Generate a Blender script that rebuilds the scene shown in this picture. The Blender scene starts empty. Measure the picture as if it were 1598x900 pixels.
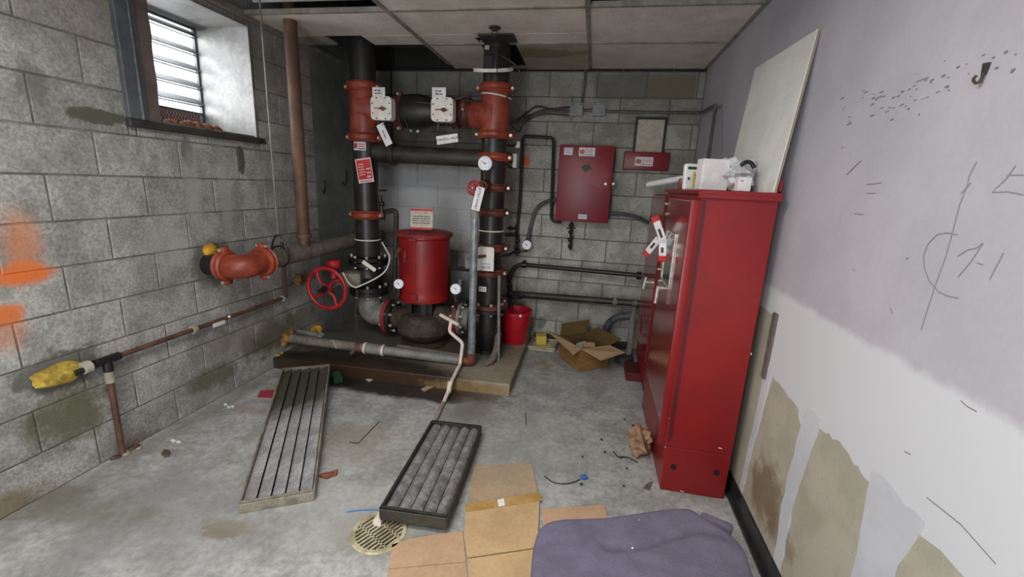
import bpy, bmesh, math, random
from mathutils import Vector, Matrix, Quaternion
random.seed(7)
sc = bpy.context.scene
COL = sc.collection
V = Vector
PI = math.pi
# ------------------------------------------------------------------ camera
H = 1.486
FPX = 677.233
YAW, PITCH, ROLL = [math.radians(a) for a in (9.947, 13.387, 2.732)]
_f = V((-math.sin(YAW)*math.cos(PITCH), math.cos(YAW)*math.cos(PITCH), -math.sin(PITCH)))
_r = V((math.cos(YAW), math.sin(YAW), 0)); _u = _r.cross(_f)
_r2 = _r*math.cos(ROLL)+_u*math.sin(ROLL); _u2 = -_r*math.sin(ROLL)+_u*math.cos(ROLL)
EYE = V((0, 0, H))
cd = bpy.data.cameras.new('camera'); cam = bpy.data.objects.new('camera', cd); COL.objects.link(cam)
cd.sensor_width = 36; cd.lens = FPX*36/1598; cd.clip_start = .02
rot = Matrix((_r2, _u2, -_f)).transposed()
cam.matrix_world = Matrix.Translation(EYE) @ rot.to_4x4()
sc.camera = cam
def P(x, y, ax, v):
    "photograph pixel -> point of the room on the plane ax = v"
    d = _r2*((x-799)/FPX)-_u2*((y-450)/FPX)+_f
    i = 'XYZ'.index(ax)
    return EYE+d*((v-EYE[i])/d[i])
# ------------------------------------------------------------------ light
sc.view_settings.view_transform = 'Standard'; sc.view_settings.look = 'None'
sc.view_settings.gamma = 1; sc.view_settings.exposure = -0.7
sc.view_settings.use_curve_mapping = False
w = bpy.data.worlds.new('world'); sc.world = w; w.use_nodes = True
w.node_tree.nodes['Background'].inputs[0].default_value = (.95, .97, 1, 1)
w.node_tree.nodes['Background'].inputs[1].default_value = 4.0
def area(name, loc, direction, sx, sy, power, col):
    l = bpy.data.lights.new(name, 'AREA'); l.shape = 'RECTANGLE'; l.size = sx; l.size_y = sy
    l.energy = power; l.color = col
    o = bpy.data.objects.new(name, l); COL.objects.link(o); o.location = loc
    o.rotation_euler = V(direction).to_track_quat('-Z', 'Y').to_euler()
    return o
area('window_daylight', (-2.95, 2.42, 2.12), (1, 0, -.12), .9, .8, 46, (.94, .97, 1))
area('doorway_fill_lamp', (-.75, -2.0, 1.1), (0, 1, .05), 1.1, 2.0, 75, (.96, .98, 1))     # frontal fill lamp, added outside an assumed open door behind the camera
# ------------------------------------------------------------------ helpers
def lin(c):
    return tuple(((x/255)/12.92 if x/255 <= .04045 else ((x/255+.055)/1.055)**2.4) for x in c)+(1,)
MATS = {}
def mat(name, c1, c2=None, sc_=6, rough=.6, metal=0, bump=0, bsc=80, rnd=0, spots=(), speck=0, spsc=120, coat=0, emis=None, alpha=None, wet=None, stretch=None, mixc=None):
    m = bpy.data.materials.new(name); m.use_nodes = True; MATS[name] = m
    nt = m.node_tree; N = nt.nodes; L = nt.links.new; b = N['Principled BSDF']
    b.inputs['Roughness'].default_value = rough; b.inputs['Metallic'].default_value = metal
    if coat: b.inputs['Coat Weight'].default_value = coat; b.inputs['Coat Roughness'].default_value = .15
    geo = N.new('ShaderNodeNewGeometry'); pos = geo.outputs['Position']
    src = pos
    if stretch:
        mp = N.new('ShaderNodeMapping'); mp.inputs['Scale'].default_value = stretch; L(pos, mp.inputs['Vector']); src = mp.outputs[0]
    def noise(scale, det=5, rg=.6, vec=None):
        n = N.new('ShaderNodeTexNoise'); n.inputs['Scale'].default_value = scale; n.inputs['Detail'].default_value = det
        n.inputs['Roughness'].default_value = rg; L(vec or src, n.inputs['Vector']); return n.outputs['Fac']
    def ramp(f, lo, hi, a=0., c=1.):
        r = N.new('ShaderNodeMapRange'); r.inputs[1].default_value = lo; r.inputs[2].default_value = hi
        r.inputs[3].default_value = a; r.inputs[4].default_value = c; r.interpolation_type = 'SMOOTHSTEP'; L(f, r.inputs[0]); return r.outputs[0]
    def math_(op, a, c):
        n = N.new('ShaderNodeMath'); n.operation = op
        for i, q in enumerate((a, c)):
            if isinstance(q, (int, float)): n.inputs[i].default_value = q
            else: L(q, n.inputs[i])
        return n.outputs[0]
    def mix(f, a, c, blend='MIX'):
        n = N.new('ShaderNodeMix'); n.data_type = 'RGBA'; n.blend_type = blend
        for i, q in ((0, f), (6, a), (7, c)):
            if isinstance(q, (int, float, tuple)): n.inputs[i].default_value = q
            else: L(q, n.inputs[i])
        return n.outputs[2]
    col = lin(c1)
    if c2: col = mix(ramp(noise(sc_, 8, .65), .38, .62), lin(c1), lin(c2))
    if speck:
        s = ramp(noise(spsc, 3, .7), .3, .7, 1-speck, 1+speck*.6)
        g = N.new('ShaderNodeCombineColor'); [L(s, g.inputs[i]) for i in range(3)]
        col = mix(1., col, g.outputs[0], 'MULTIPLY')
    if rnd:
        oi = N.new('ShaderNodeObjectInfo'); s = ramp(oi.outputs['Random'], 0, 1, 1-rnd, 1+rnd)
        g = N.new('ShaderNodeCombineColor'); [L(s, g.inputs[i]) for i in range(3)]
        col = mix(1., col, g.outputs[0], 'MULTIPLY')
    rfac = None
    for sp in spots:
        c, r, sco, stg, warp, soft = sp[:6]; nsc = sp[6] if len(sp) > 6 else 9; kind = sp[7] if len(sp) > 7 else 'e'
        a = N.new('ShaderNodeVectorMath'); a.operation = 'SUBTRACT'; L(pos, a.inputs[0]); a.inputs[1].default_value = c
        d = N.new('ShaderNodeVectorMath'); d.operation = 'DIVIDE'; L(a.outputs[0], d.inputs[0]); d.inputs[1].default_value = r
        if kind == 'b':
            ab = N.new('ShaderNodeVectorMath'); ab.operation = 'ABSOLUTE'; L(d.outputs[0], ab.inputs[0])
            sx = N.new('ShaderNodeSeparateXYZ'); L(ab.outputs[0], sx.inputs[0])
            ln = math_('MAXIMUM', math_('MAXIMUM', sx.outputs[0], sx.outputs[1]), sx.outputs[2])
        else:
            le = N.new('ShaderNodeVectorMath'); le.operation = 'LENGTH'; L(d.outputs[0], le.inputs[0]); ln = le.outputs['Value']
        if warp: ln = math_('ADD', ln, math_('MULTIPLY', math_('SUBTRACT', noise(nsc, 6, .75, pos), .5), warp*(2.6 if kind == 'e' else 1.)))
        k = ramp(ln, 1+soft, 1-soft, 0, stg)
        col = mix(k, col, lin(sco))
        if len(sp) > 8: rfac = k if rfac is None else math_('MAXIMUM', rfac, k); rv = sp[8]
    if rfac is not None:
        L(ramp(rfac, 0, 1, rough, rv), b.inputs['Roughness'])
    if isinstance(col, tuple): b.inputs['Base Color'].default_value = col
    else: L(col, b.inputs['Base Color'])
    if bump:
        bp = N.new('ShaderNodeBump'); bp.inputs['Strength'].default_value = bump; bp.inputs['Distance'].default_value = .004
        L(noise(bsc, 6, .7), bp.inputs['Height']); L(bp.outputs[0], b.inputs['Normal'])
    if emis: b.inputs['Emission Color'].default_value = lin(c1); b.inputs['Emission Strength'].default_value = emis
    if alpha is not None: b.inputs['Transmission Weight'].default_value = alpha; b.inputs['IOR'].default_value = 1.3
    return m
OFF = {}
def obj(name, bm, m, parent=None, org=None, angle=35, **kw):
    me = bpy.data.meshes.new(name)
    off = OFF[parent] if parent else V(org or (0, 0, 0))
    bmesh.ops.translate(bm, verts=bm.verts, vec=-off)
    bmesh.ops.recalc_face_normals(bm, faces=bm.faces)
    bm.to_mesh(me); bm.free()
    for p in me.polygons: p.use_smooth = True
    me.set_sharp_from_angle(angle=math.radians(angle))
    me.materials.append(MATS[m])
    o = bpy.data.objects.new(name, me); COL.objects.link(o)
    if parent: o.parent = parent
    else: o.location = off
    OFF[o] = off
    for k, v_ in kw.items(): o[k] = v_
    return o
def thing(name, label, cat, loc=(0, 0, 0), group=None):
    o = bpy.data.objects.new(name, None); COL.objects.link(o); o.location = loc; OFF[o] = V(loc)
    o.empty_display_size = .05
    o['label'] = label; o['category'] = cat
    if group: o['group'] = group
    return o
def tag(o, label, cat, group=None):
    o['label'] = label; o['category'] = cat
    if group: o['group'] = group
    return o
B = bmesh.new
def basis(u, v_):
    u = V(u).normalized(); v_ = V(v_); v_ = (v_-u*u.dot(v_)).normalized(); n = u.cross(v_)
    return Matrix((u, v_, n)).transposed()
XZ = basis((1, 0, 0), (0, 0, 1))       # faces -Y: n = u x v = -Y
def box(bm, c, s, R=None, bv=0, seg=1):
    c = V(c); vs = []
    for i in (-.5, .5):
        for j in (-.5, .5):
            for k in (-.5, .5):
                p = V((i*s[0], j*s[1], k*s[2])); vs.append(bm.verts.new(c+(R @ p if R else p)))
    fs = [bm.faces.new([vs[i] for i in q]) for q in ((0, 1, 3, 2), (4, 6, 7, 5), (0, 4, 5, 1), (2, 3, 7, 6), (0, 2, 6, 4), (1, 5, 7, 3))]
    if bv:
        es = {e for f in fs for e in f.edges}
        bmesh.ops.bevel(bm, geom=list(es), offset=bv, segments=seg, affect='EDGES', profile=.5)
    return bm
def bx(bm, lo, hi, bv=0, seg=1):
    lo, hi = V(lo), V(hi); return box(bm, (lo+hi)/2, hi-lo, None, bv, seg)
def frame_of(d):
    d = V(d).normalized(); a = V((0, 0, 1)) if abs(d.z) < .9 else V((1, 0, 0))
    u = a.cross(d).normalized(); return u, d.cross(u), d
def lathe(bm, c, d, prof, n=24, caps=True):
    "prof: (distance along d, radius)"
    c = V(c); u, v_, d = frame_of(d); rings = []
    for t, r in prof:
        rings.append([bm.verts.new(c+d*t+(u*math.cos(2*PI*i/n)+v_*math.sin(2*PI*i/n))*max(r, 1e-4)) for i in range(n)])
    for a, b_ in zip(rings, rings[1:]):
        for i in range(n): bm.faces.new((a[i], a[(i+1) % n], b_[(i+1) % n], b_[i]))
    if caps: bm.faces.new(rings[0][::-1]); bm.faces.new(rings[-1])
    return bm
def cyl(bm, a, b_, r, r2=None, n=20):
    a, b_ = V(a), V(b_); return lathe(bm, a, b_-a, [(0, r), ((b_-a).length, r2 or r)], n)
def spline(pts, k=6):
    pts = [V(p) for p in pts]; out = []
    q = [pts[0]*2-pts[1]]+pts+[pts[-1]*2-pts[-2]]
    for i in range(1, len(q)-2):
        for j in range(k):
            t = j/k; a, b_, c, d = q[i-1:i+3]
            out.append(.5*((2*b_)+(c-a)*t+(2*a-5*b_+4*c-d)*t*t+(3*b_-a-3*c+d)*t**3))
    return out+[pts[-1]]
def rounded(pts, r, k=5):
    pts = [V(p) for p in pts]; out = [pts[0]]
    for a, b_, c in zip(pts, pts[1:], pts[2:]):
        d1, d2 = (a-b_), (c-b_); rr = min(r, d1.length*.49, d2.length*.49)
        p1 = b_+d1.normalized()*rr; p2 = b_+d2.normalized()*rr
        for j in range(k+1):
            t = j/k; out.append(p1*(1-t)**2+b_*2*t*(1-t)+p2*t*t)
    return out+[pts[-1]]
def tube(bm, pts, r, n=10, caps=True, ry=None):
    pts = [V(p) for p in pts]; rings = []
    d = (pts[1]-pts[0]).normalized(); u, v_, _ = frame_of(d)
    for i, p in enumerate(pts):
        nd = (pts[min(i+1, len(pts)-1)]-pts[max(i-1, 0)]).normalized()
        q = d.rotation_difference(nd); u = (q @ u).normalized(); u = (u-nd*u.dot(nd)).normalized(); d = nd; v_ = d.cross(u)
        rr = r[i] if isinstance(r, (list, tuple)) else r
        rings.append([bm.verts.new(p+u*rr*math.cos(2*PI*j/n)+v_*(ry or rr)*math.sin(2*PI*j/n)) for j in range(n)])
    for a, b_ in zip(rings, rings[1:]):
        for j in range(n): bm.faces.new((a[j], a[(j+1) % n], b_[(j+1) % n], b_[j]))
    if caps: bm.faces.new(rings[0][::-1]); bm.faces.new(rings[-1])
    return bm
def ring(bm, c, d, R_, r, n=28, m=8):
    c = V(c); u, v_, d = frame_of(d); rs = []
    for i in range(n):
        a = 2*PI*i/n; e = u*math.cos(a)+v_*math.sin(a)
        rs.append([bm.verts.new(c+e*(R_+r*math.cos(2*PI*j/m))+d*r*math.sin(2*PI*j/m)) for j in range(m)])
    for i in range(n):
        a, b_ = rs[i], rs[(i+1) % n]
        for j in range(m): bm.faces.new((a[j], a[(j+1) % m], b_[(j+1) % m], b_[j]))
    return bm
def sphere(bm, c, r, n=12, sq=(1, 1, 1)):
    g = bmesh.ops.create_icosphere(bm, subdivisions=2, radius=r)
    for v_ in g['verts']: v_.co = V((v_.co.x*sq[0], v_.co.y*sq[1], v_.co.z*sq[2]))+V(c)
    return bm
def prism(bm, pts, d):
    "outline points (3D, planar) extruded by d"
    a = [bm.verts.new(V(p)) for p in pts]; b_ = [bm.verts.new(V(p)+V(d)) for p in pts]
    bm.faces.new(a[::-1]); bm.faces.new(b_)
    for i in range(len(a)): bm.faces.new((a[i], a[(i+1) % len(a)], b_[(i+1) % len(a)], b_[i]))
    return bm
def jag(pts, amp, k=8, plane=(0, 1, 1), seed=1):
    "a wobbly outline through the points"
    rn = random.Random(seed); out = []
    pts = [V(p) for p in pts]
    for a, b_ in zip(pts, pts[1:]+pts[:1]):
        for j in range(k):
            p = a.lerp(b_, j/k)
            out.append(p+V((rn.uniform(-amp, amp)*plane[0], rn.uniform(-amp, amp)*plane[1], rn.uniform(-amp, amp)*plane[2])) if j else p)
    return out
def text(s, size, m, parent, c, R, depth=.0006):
    "lettering as thin geometry, centred on c, basis R (u, v, n)"
    cu = bpy.data.curves.new('lettering', 'FONT'); cu.body = s; cu.size = size; cu.align_x = 'CENTER'; cu.align_y = 'CENTER'; cu.extrude = depth; cu.resolution_u = 2
    t = bpy.data.objects.new('t', cu); COL.objects.link(t)
    dg = bpy.context.evaluated_depsgraph_get(); dg.update()
    me = bpy.data.meshes.new_from_object(t.evaluated_get(dg)); bpy.data.objects.remove(t)
    me.transform(Matrix.Translation(V(c)-OFF[parent]) @ R.to_4x4()); me.materials.clear(); me.materials.append(MATS[m])
    o = bpy.data.objects.new('lettering', me); COL.objects.link(o); o.parent = parent; OFF[o] = OFF[parent]
    return o
# ------------------------------------------------------------------ materials
LX, RX, BY, CZ = -2.36, .82, 4.1, 2.486
lw = lambda x, y: P(x, y, 'X', LX)
bw = lambda x, y: P(x, y, 'Y', BY)
rw = lambda x, y: P(x, y, 'X', RX)
fl = lambda x, y: P(x, y, 'Z', 0)
CEM = (84, 86, 78)
LSP = [
 (lw(335, 412), (.1, .16, .15), CEM, .85, .6, .25, 14),
 (lw(95, 578), (.1, .17, .1), (92, 92, 84), .9, .7, .2, 12),
 (lw(152, 181), (.1, .13, .035), (82, 84, 72), .95, .5, .12, 20),
 (lw(292, 237), (.1, .035, .09), (84, 86, 74), .95, .5, .15, 20),
 (lw(376, 250), (.1, .03, .1), (78, 78, 68), .95, .6, .15, 20),
 (lw(48, 128), (.1, .05, .1), (98, 98, 88), .6, .8, .3, 20),
 (lw(300, 290), (.1, .05, .28), (168, 168, 166), .55, .7, .5, 8),
 (lw(352, 300), (.1, .04, .35), (166, 166, 164), .5, .7, .5, 8),
 (lw(260, 380), (.1, .12, .16), (160, 160, 158), .45, .9, .5, 7),
 (lw(110, 650), (.1, .16, .13), (84, 84, 58), .85, 1.1, .5, 10),
 (lw(428, 525), (.1, .3, .12), (76, 74, 52), .88, 1.1, .5, 9),
 (lw(330, 590), (.1, .2, .07), (88, 86, 66), .8, 1.2, .5, 10),
 (lw(390, 520), (.1, .5, .12), (110, 104, 88), .5, 1.6, .6, 6),
 (lw(5, 800), (.1, .15, .08), (110, 96, 60), .75, 1., .5, 9),
 (lw(470, 500), (.1, .3, .12), (92, 88, 70), .6, 1.2, .5, 9),
 (lw(225, 690), (.1, .1, .06), (88, 76, 52), .6, 1.4, .5, 12),
 (lw(245, 0), (.1, 2.2, .32), (116, 108, 100), .45, .7, .6, 5),
 (lw(38, 425), (.1, .075, .055), (212, 112, 54), .95, .5, .5, 14),
 (lw(25, 432), (.1, .13, .03), (214, 112, 50), .9, .5, .5, 14),
 (lw(35, 375), (.1, .06, .11), (214, 124, 60), .55, .5, .7, 14),
 (lw(8, 493), (.1, .06, .045), (212, 112, 54), .95, .5, .4, 14),
 (lw(10, 520), (.1, .07, .07), (200, 120, 70), .5, .5, .6, 14),
]
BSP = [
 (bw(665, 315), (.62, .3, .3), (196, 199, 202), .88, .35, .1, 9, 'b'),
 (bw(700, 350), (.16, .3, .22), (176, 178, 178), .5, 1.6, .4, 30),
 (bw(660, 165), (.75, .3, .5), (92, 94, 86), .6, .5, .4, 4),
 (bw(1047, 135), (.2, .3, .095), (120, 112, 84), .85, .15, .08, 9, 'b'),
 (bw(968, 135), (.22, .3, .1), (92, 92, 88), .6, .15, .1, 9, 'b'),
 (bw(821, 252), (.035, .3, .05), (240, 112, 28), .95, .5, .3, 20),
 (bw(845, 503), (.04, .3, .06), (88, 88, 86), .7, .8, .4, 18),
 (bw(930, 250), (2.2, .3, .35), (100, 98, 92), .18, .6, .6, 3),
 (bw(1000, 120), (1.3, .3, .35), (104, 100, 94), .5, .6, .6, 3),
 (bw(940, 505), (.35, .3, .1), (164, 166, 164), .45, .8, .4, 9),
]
mat('block_left', (169, 168, 164), (141, 140, 135), 7, .85, bump=.7, bsc=110, rnd=.1, speck=.3, spsc=70, spots=LSP)
mat('mortar_left', (128, 127, 119), (98, 97, 89), 9, .9, bump=.5, bsc=160, speck=.25, spots=LSP)
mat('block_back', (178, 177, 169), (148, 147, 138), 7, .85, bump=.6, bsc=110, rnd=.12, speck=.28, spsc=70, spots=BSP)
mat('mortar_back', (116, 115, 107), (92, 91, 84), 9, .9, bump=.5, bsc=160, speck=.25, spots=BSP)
mat('parge_shaded', (124, 127, 124), (106, 109, 106), 4, .85, bump=.25, bsc=60, speck=.12)  # smooth cement coat; its darker grey carries the dim corner's shade
mat('slab', (46, 44, 41), (34, 32, 29), 4, .9)
FSP = [
 (fl(615, 606), (.75, .12, .2), (26, 18, 10), .93, .6, .3, 5, 'e', .5),
 (fl(500, 590), (.3, .16, .2), (26, 22, 14), .9, .6, .3, 6, 'e', .5),
 (fl(735, 612), (.3, .09, .2), (70, 54, 38), .7, .8, .4, 6),
 (fl(735, 640), (.13, .15, .2), (96, 88, 76), .6, 1.3, .4, 9),
 (fl(355, 825), (.11, .045, .2), (132, 118, 84), .9, .9, .35, 22),
 (fl(340, 832), (.08, .03, .2), (120, 100, 60), .7, 1.4, .35, 22),
 (fl(390, 640), (.1, .05, .2), (146, 122, 104), .5, 1.2, .5, 12),
 (fl(592, 830), (.2, .13, .2), (126, 120, 100), .55, .9, .4, 9),
 (fl(560, 690), (.2, .2, .2), (142, 134, 116), .5, 1.2, .5, 7),
 (fl(530, 800), (.25, .2, .2), (166, 166, 162), .5, 1.2, .5, 7),
 (fl(250, 800), (.5, .3, .2), (128, 129, 128), .55, 1., .5, 4),
 (fl(60, 780), (.5, .09, .2), (108, 106, 90), .6, 1.2, .5, 7),
 (fl(300, 655), (.07, .9, .2), (104, 98, 84), .45, 1.6, .6, 7),
 (fl(780, 690), (.5, .4, .2), (146, 146, 142), .4, 1., .6, 4),
]
mat('concrete', (171, 172, 170), (144, 145, 142), 4.5, .75, bump=.35, bsc=45, speck=.24, spsc=30, spots=FSP)
mat('pad_top', (150, 142, 124), (132, 124, 106), 5, .8, bump=.3, bsc=50, speck=.15, spsc=40, spots=[
 (V((-1.72, 2.84, .09)), (.82, .24, .2), (22, 17, 10), .95, .4, .25, 5, 'e', .5),
 (V((-1.55, 3.5, .09)), (.95, .45, .2), (78, 78, 73), .9, .6, .3, 5),
 (P(690, 540, 'Z', .09), (.42, .2, .2), (84, 70, 54), .7, 1., .4, 8),
 (P(590, 590, 'Y', 2.8), (.8, .1, .09), (54, 34, 15), .93, .7, .3, 6),
 (P(740, 610, 'Y', 2.8), (.4, .1, .06), (138, 112, 66), .7, .9, .4, 8)])
RSP = [
 (V((RX, 1.0, .3)), (.1, 2.4, .79), (203, 204, 207), .97, .09, .02, 5, 'b'),
 (rw(1222, 690), (.1, .05, .05), (150, 150, 150), .0, .5, .3),
]
mat('paint_right', (180, 177, 184), (172, 169, 177), 2.5, .7, bump=.06, bsc=200, speck=.03, spsc=60, spots=RSP)
mat('drywall', (176, 169, 152), (162, 157, 139), 5, .85, bump=.1, bsc=90, speck=.06, spots=[
 (rw(1195, 770), (.1, .13, .12), (104, 84, 60), .75, 1.1, .4, 9),
 (rw(1215, 830), (.1, .12, .06), (120, 98, 72), .6, 1.2, .4, 9),
 (rw(1160, 620), (.1, .06, .6), (120, 118, 104), .5, .7, .4, 5)])  # grey-green strip paints the shadow beside the cabinet into the board
mat('compound', (196, 197, 201), (186, 187, 192), 6, .8, bump=.1, bsc=60)
mat('vinyl_black', (26, 26, 27), (46, 46, 46), 14, .45)
mat('pencil', (138, 134, 140), rough=.8)
mat('scuff', (120, 116, 120), rough=.8)
mat('ceiling_tile', (226, 217, 206), (208, 199, 187), 3, .9, bump=.5, bsc=220, speck=.2, spsc=160)
mat('stained_tile', (150, 142, 122), (168, 160, 146), 3, .9, bump=.4, bsc=200, speck=.14, spots=[(P(850, 82, 'Z', CZ), (.3, .1, .2), (120, 112, 82), .8, 1., .15, 5)])
mat('tee_metal', (150, 144, 134), (120, 114, 104), 9, .6)
mat('leaning_tile', (236, 234, 230), (226, 224, 220), 4, .9, bump=.5, bsc=200, speck=.12, spsc=180)
mat('black_pipe', (44, 42, 40), (30, 29, 28), 9, .38, bump=.1, bsc=60, speck=.15)
mat('grey_pipe', (124, 118, 108), (92, 87, 79), 8, .6, bump=.15, bsc=60, speck=.25)
mat('dark_pipe', (62, 54, 48), (40, 36, 33), 7, .5, bump=.2, bsc=60, speck=.2)
mat('brown_pipe', (108, 78, 58), (84, 60, 44), 6, .65, bump=.15, bsc=60, speck=.15)
mat('rust_pipe', (104, 72, 58), (78, 54, 44), 9, .6, bump=.2, bsc=70, speck=.2)
mat('orange_fit', (154, 68, 47), (122, 50, 35), 9, .45, bump=.15, bsc=70, speck=.14)
mat('rust_fit', (112, 58, 42), (76, 44, 35), 12, .6, bump=.3, bsc=70, speck=.2)
mat('iron_black', (34, 33, 33), (22, 22, 22), 12, .45, bump=.2, bsc=60, speck=.2)
mat('rust_iron', (74, 60, 46), (48, 40, 34), 14, .75, bump=.6, bsc=60, speck=.35, spsc=70)
mat('galv', (150, 156, 158), (116, 122, 126), 16, .42, .35, bump=.1, bsc=60, speck=.12)
mat('galv_dull', (138, 138, 132), (112, 112, 106), 9, .6, .15, bump=.1, speck=.15)
mat('bolt', (206, 202, 192), (170, 160, 140), 30, .4, .5)
mat('motor_red', (146, 22, 24), (122, 17, 20), 5, .4, bump=.05, speck=.1)
mat('wheel_red', (172, 34, 40), (140, 26, 32), 12, .45, bump=.1, speck=.12)
mat('flange_red', (142, 48, 48), (112, 40, 40), 10, .55, bump=.2, speck=.2)
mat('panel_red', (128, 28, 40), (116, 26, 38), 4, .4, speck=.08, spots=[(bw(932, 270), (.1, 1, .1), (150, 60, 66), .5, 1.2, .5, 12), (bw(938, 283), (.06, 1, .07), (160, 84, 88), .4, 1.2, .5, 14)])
mat('cabinet_red', (136, 22, 25), (124, 20, 23), 3, .36, speck=.06, coat=.05)
mat('cabinet_dark', (92, 22, 26), (74, 20, 24), 3, .5, speck=.1)
mat('cabinet_door', (128, 32, 35), (114, 28, 32), 3, .16, speck=.05, coat=.5)
mat('paint_chip', (222, 206, 200), rough=.7)
mat('black', (18, 18, 19), rough=.5)
mat('dark_glass', (36, 44, 44), (52, 60, 58), 12, .12, coat=.6)
mat('white_card', (222, 220, 220), (206, 204, 206), 14, .6)
mat('white_box', (226, 222, 212), (210, 206, 196), 20, .5, speck=.06)
mat('ink', (56, 50, 54), rough=.7)
mat('ink_red', (176, 40, 52), rough=.6)
mat('ink_blue', (60, 116, 190), rough=.6)
mat('sign_red', (190, 52, 54), (172, 40, 44), 14, .5)
mat('sign_pink', (226, 190, 186), rough=.6)
mat('sign_cream', (190, 184, 168), (168, 162, 148), 30, .7)
mat('gauge_face', (216, 220, 226), (204, 208, 216), 20, .3)
mat('wire_white', (212, 210, 198), rough=.5)
mat('wire_dark', (64, 58, 50), rough=.6)
mat('wire_black', (28, 27, 27), rough=.5)
mat('flex', (92, 94, 96), (70, 72, 76), 30, .45, .3)
mat('conduit', (112, 112, 108), (88, 86, 80), 20, .45, .4)
mat('box_grey', (134, 138, 138), (116, 122, 122), 14, .5, .2, speck=.1)
mat('foam', (206, 158, 40), (176, 124, 24), 18, .8, bump=1., bsc=40, speck=.25, spsc=50)
mat('foam_pale', (190, 168, 74), (150, 122, 40), 14, .85, bump=1., bsc=40, speck=.3, spsc=40)
mat('foam_tan', (150, 112, 60), (112, 78, 34), 18, .85, bump=1., bsc=40, speck=.25)
mat('pvc', (222, 208, 196), (204, 188, 174), 9, .5)
mat('pvc_dirty', (170, 166, 152), (140, 134, 118), 9, .6)
mat('bucket_red', (178, 22, 40), (164, 18, 36), 5, .35)
mat('bucket_in', (110, 14, 26), rough=.6)
mat('carton', (140, 104, 58), (118, 84, 44), 8, .85, speck=.1, stretch=(1, 1, 4))
mat('carton_light', (178, 152, 116), (166, 140, 104), 6, .85, speck=.08)
mat('carton_in', (104, 84, 44), (90, 72, 36), 6, .9)
mat('carton_sheet', (194, 164, 122), (180, 150, 110), 5, .85, speck=.07, spsc=60)
mat('carton_pink', (188, 154, 124), (176, 146, 116), 5, .85, speck=.07, spsc=60)
mat('carton_dusty', (172, 150, 122), (160, 142, 118), 4, .85, speck=.1, spsc=50)
mat('tape', (168, 132, 72), (186, 152, 96), 14, .45)
mat('yellow', (216, 190, 70), (196, 176, 84), 12, .6)
mat('cream', (208, 202, 150), (186, 180, 128), 10, .6)
mat('fabric', (104, 98, 118), (92, 87, 105), 14, .95, bump=.6, bsc=420, speck=.2, spsc=260)
mat('grille_frame', (146, 141, 124), (112, 107, 93), 10, .65, .1, bump=.15, speck=.2)
mat('grille_dark', (62, 58, 50), (44, 42, 36), 12, .65, bump=.3, speck=.25)
mat('slat_metal', (168, 166, 166), (140, 138, 140), 9, .55, .1, bump=.15, speck=.25, spsc=60, spots=[
 (P(478, 604, 'Z', .06), (.32, .42, .2), (54, 50, 36), .92, .55, .25, 9)])
mat('slat_dark', (150, 148, 148), (112, 110, 110), 14, .55, .1, bump=.3, speck=.35, spsc=60)
mat('drain_cream', (190, 182, 150), (150, 140, 108), 14, .6, speck=.15)
mat('sheet_metal', (168, 167, 165), (146, 145, 143), 8, .5, 0, speck=.12, spsc=40)
mat('frame_grey', (88, 94, 98), (76, 80, 84), 8, .6, speck=.1)
mat('frame_brown', (106, 94, 90), (90, 80, 76), 9, .8, bump=.3, speck=.15)
mat('sill_dark', (62, 58, 56), (48, 44, 42), 8, .6)
mat('louver_white', (226, 226, 230), rough=.5)
mat('mesh_wire', (176, 140, 128), rough=.5)
mat('rust_orange', (146, 96, 74), (112, 66, 50), 20, .8)
mat('tile_edge', (150, 140, 120), rough=.9)
mat('bag_plastic', (206, 206, 208), (188, 188, 192), 14, .3, bump=.4, bsc=40)
mat('paper_bag', (164, 130, 104), (140, 108, 84), 14, .85, bump=.6, bsc=30)
mat('red_paper', (150, 48, 66), rough=.8)
mat('green_cloth', (28, 78, 36), (20, 60, 28), 20, .8)
mat('leaf', (92, 78, 64), (70, 58, 46), 30, .85)
mat('white_bit', (228, 228, 226), rough=.7)
mat('lens', (255, 250, 238), rough=.5, emis=9)
mat('blue_cap', (50, 96, 176), rough=.45)
mat('twig', (66, 58, 48), rough=.9)
# ------------------------------------------------------------------ setting
FY = -1.75
bm = B(); bx(bm, (-3.1, FY-.2, -.2), (1.1, 4.5, 0)); obj('floor', bm, 'concrete', kind='structure')
def subtract(r, h):
    x0, x1, z0, z1 = r; a, b_, c, d = h
    if x1 <= a or x0 >= b_ or z1 <= c or z0 >= d: return [r]
    out = []
    if x0 < a: out.append((x0, a, z0, z1))
    if x1 > b_: out.append((b_, x1, z0, z1))
    m0, m1 = max(x0, a), min(x1, b_)
    if z0 < c: out.append((m0, m1, z0, c))
    if z1 > d: out.append((m0, m1, d, z1))
    return out
MEM = {}
def block(parent, name, ax, u0, u1, z0, z1, face, m, g=.0042):
    w_, h_ = u1-u0-2*g, z1-z0-2*g
    if w_ < .025 or h_ < .02: return
    key = (ax, round(w_, 3), round(h_, 3), m)
    if key not in MEM:
        bm = B(); s = (.05, w_, h_) if ax == 'X' else (w_, .05, h_); box(bm, (0, 0, 0), s, None, min(.0025, h_*.2), 1)
        me = bpy.data.meshes.new(name); bm.to_mesh(me); bm.free(); me.materials.append(MATS[m]); MEM[key] = me
    o = bpy.data.objects.new(name, MEM[key]); COL.objects.link(o); o.parent = parent
    j = random.uniform(-.0012, .0012)
    o.location = (face-.025+j, (u0+u1)/2, (z0+z1)/2) if ax == 'X' else ((u0+u1)/2, face+.025+j, (z0+z1)/2)
    return o
CH = .2052
WY0, WY1, WZ0, WZ1 = 1.96, 2.81, 1.735, 2.425
bm = B()
for r in subtract((FY, 4.3, 0, 3.05), (WY0, WY1, WZ0, WZ1)):
    bx(bm, (-2.80, r[0], r[2]), (LX-.0045, r[1], r[3]))
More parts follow.
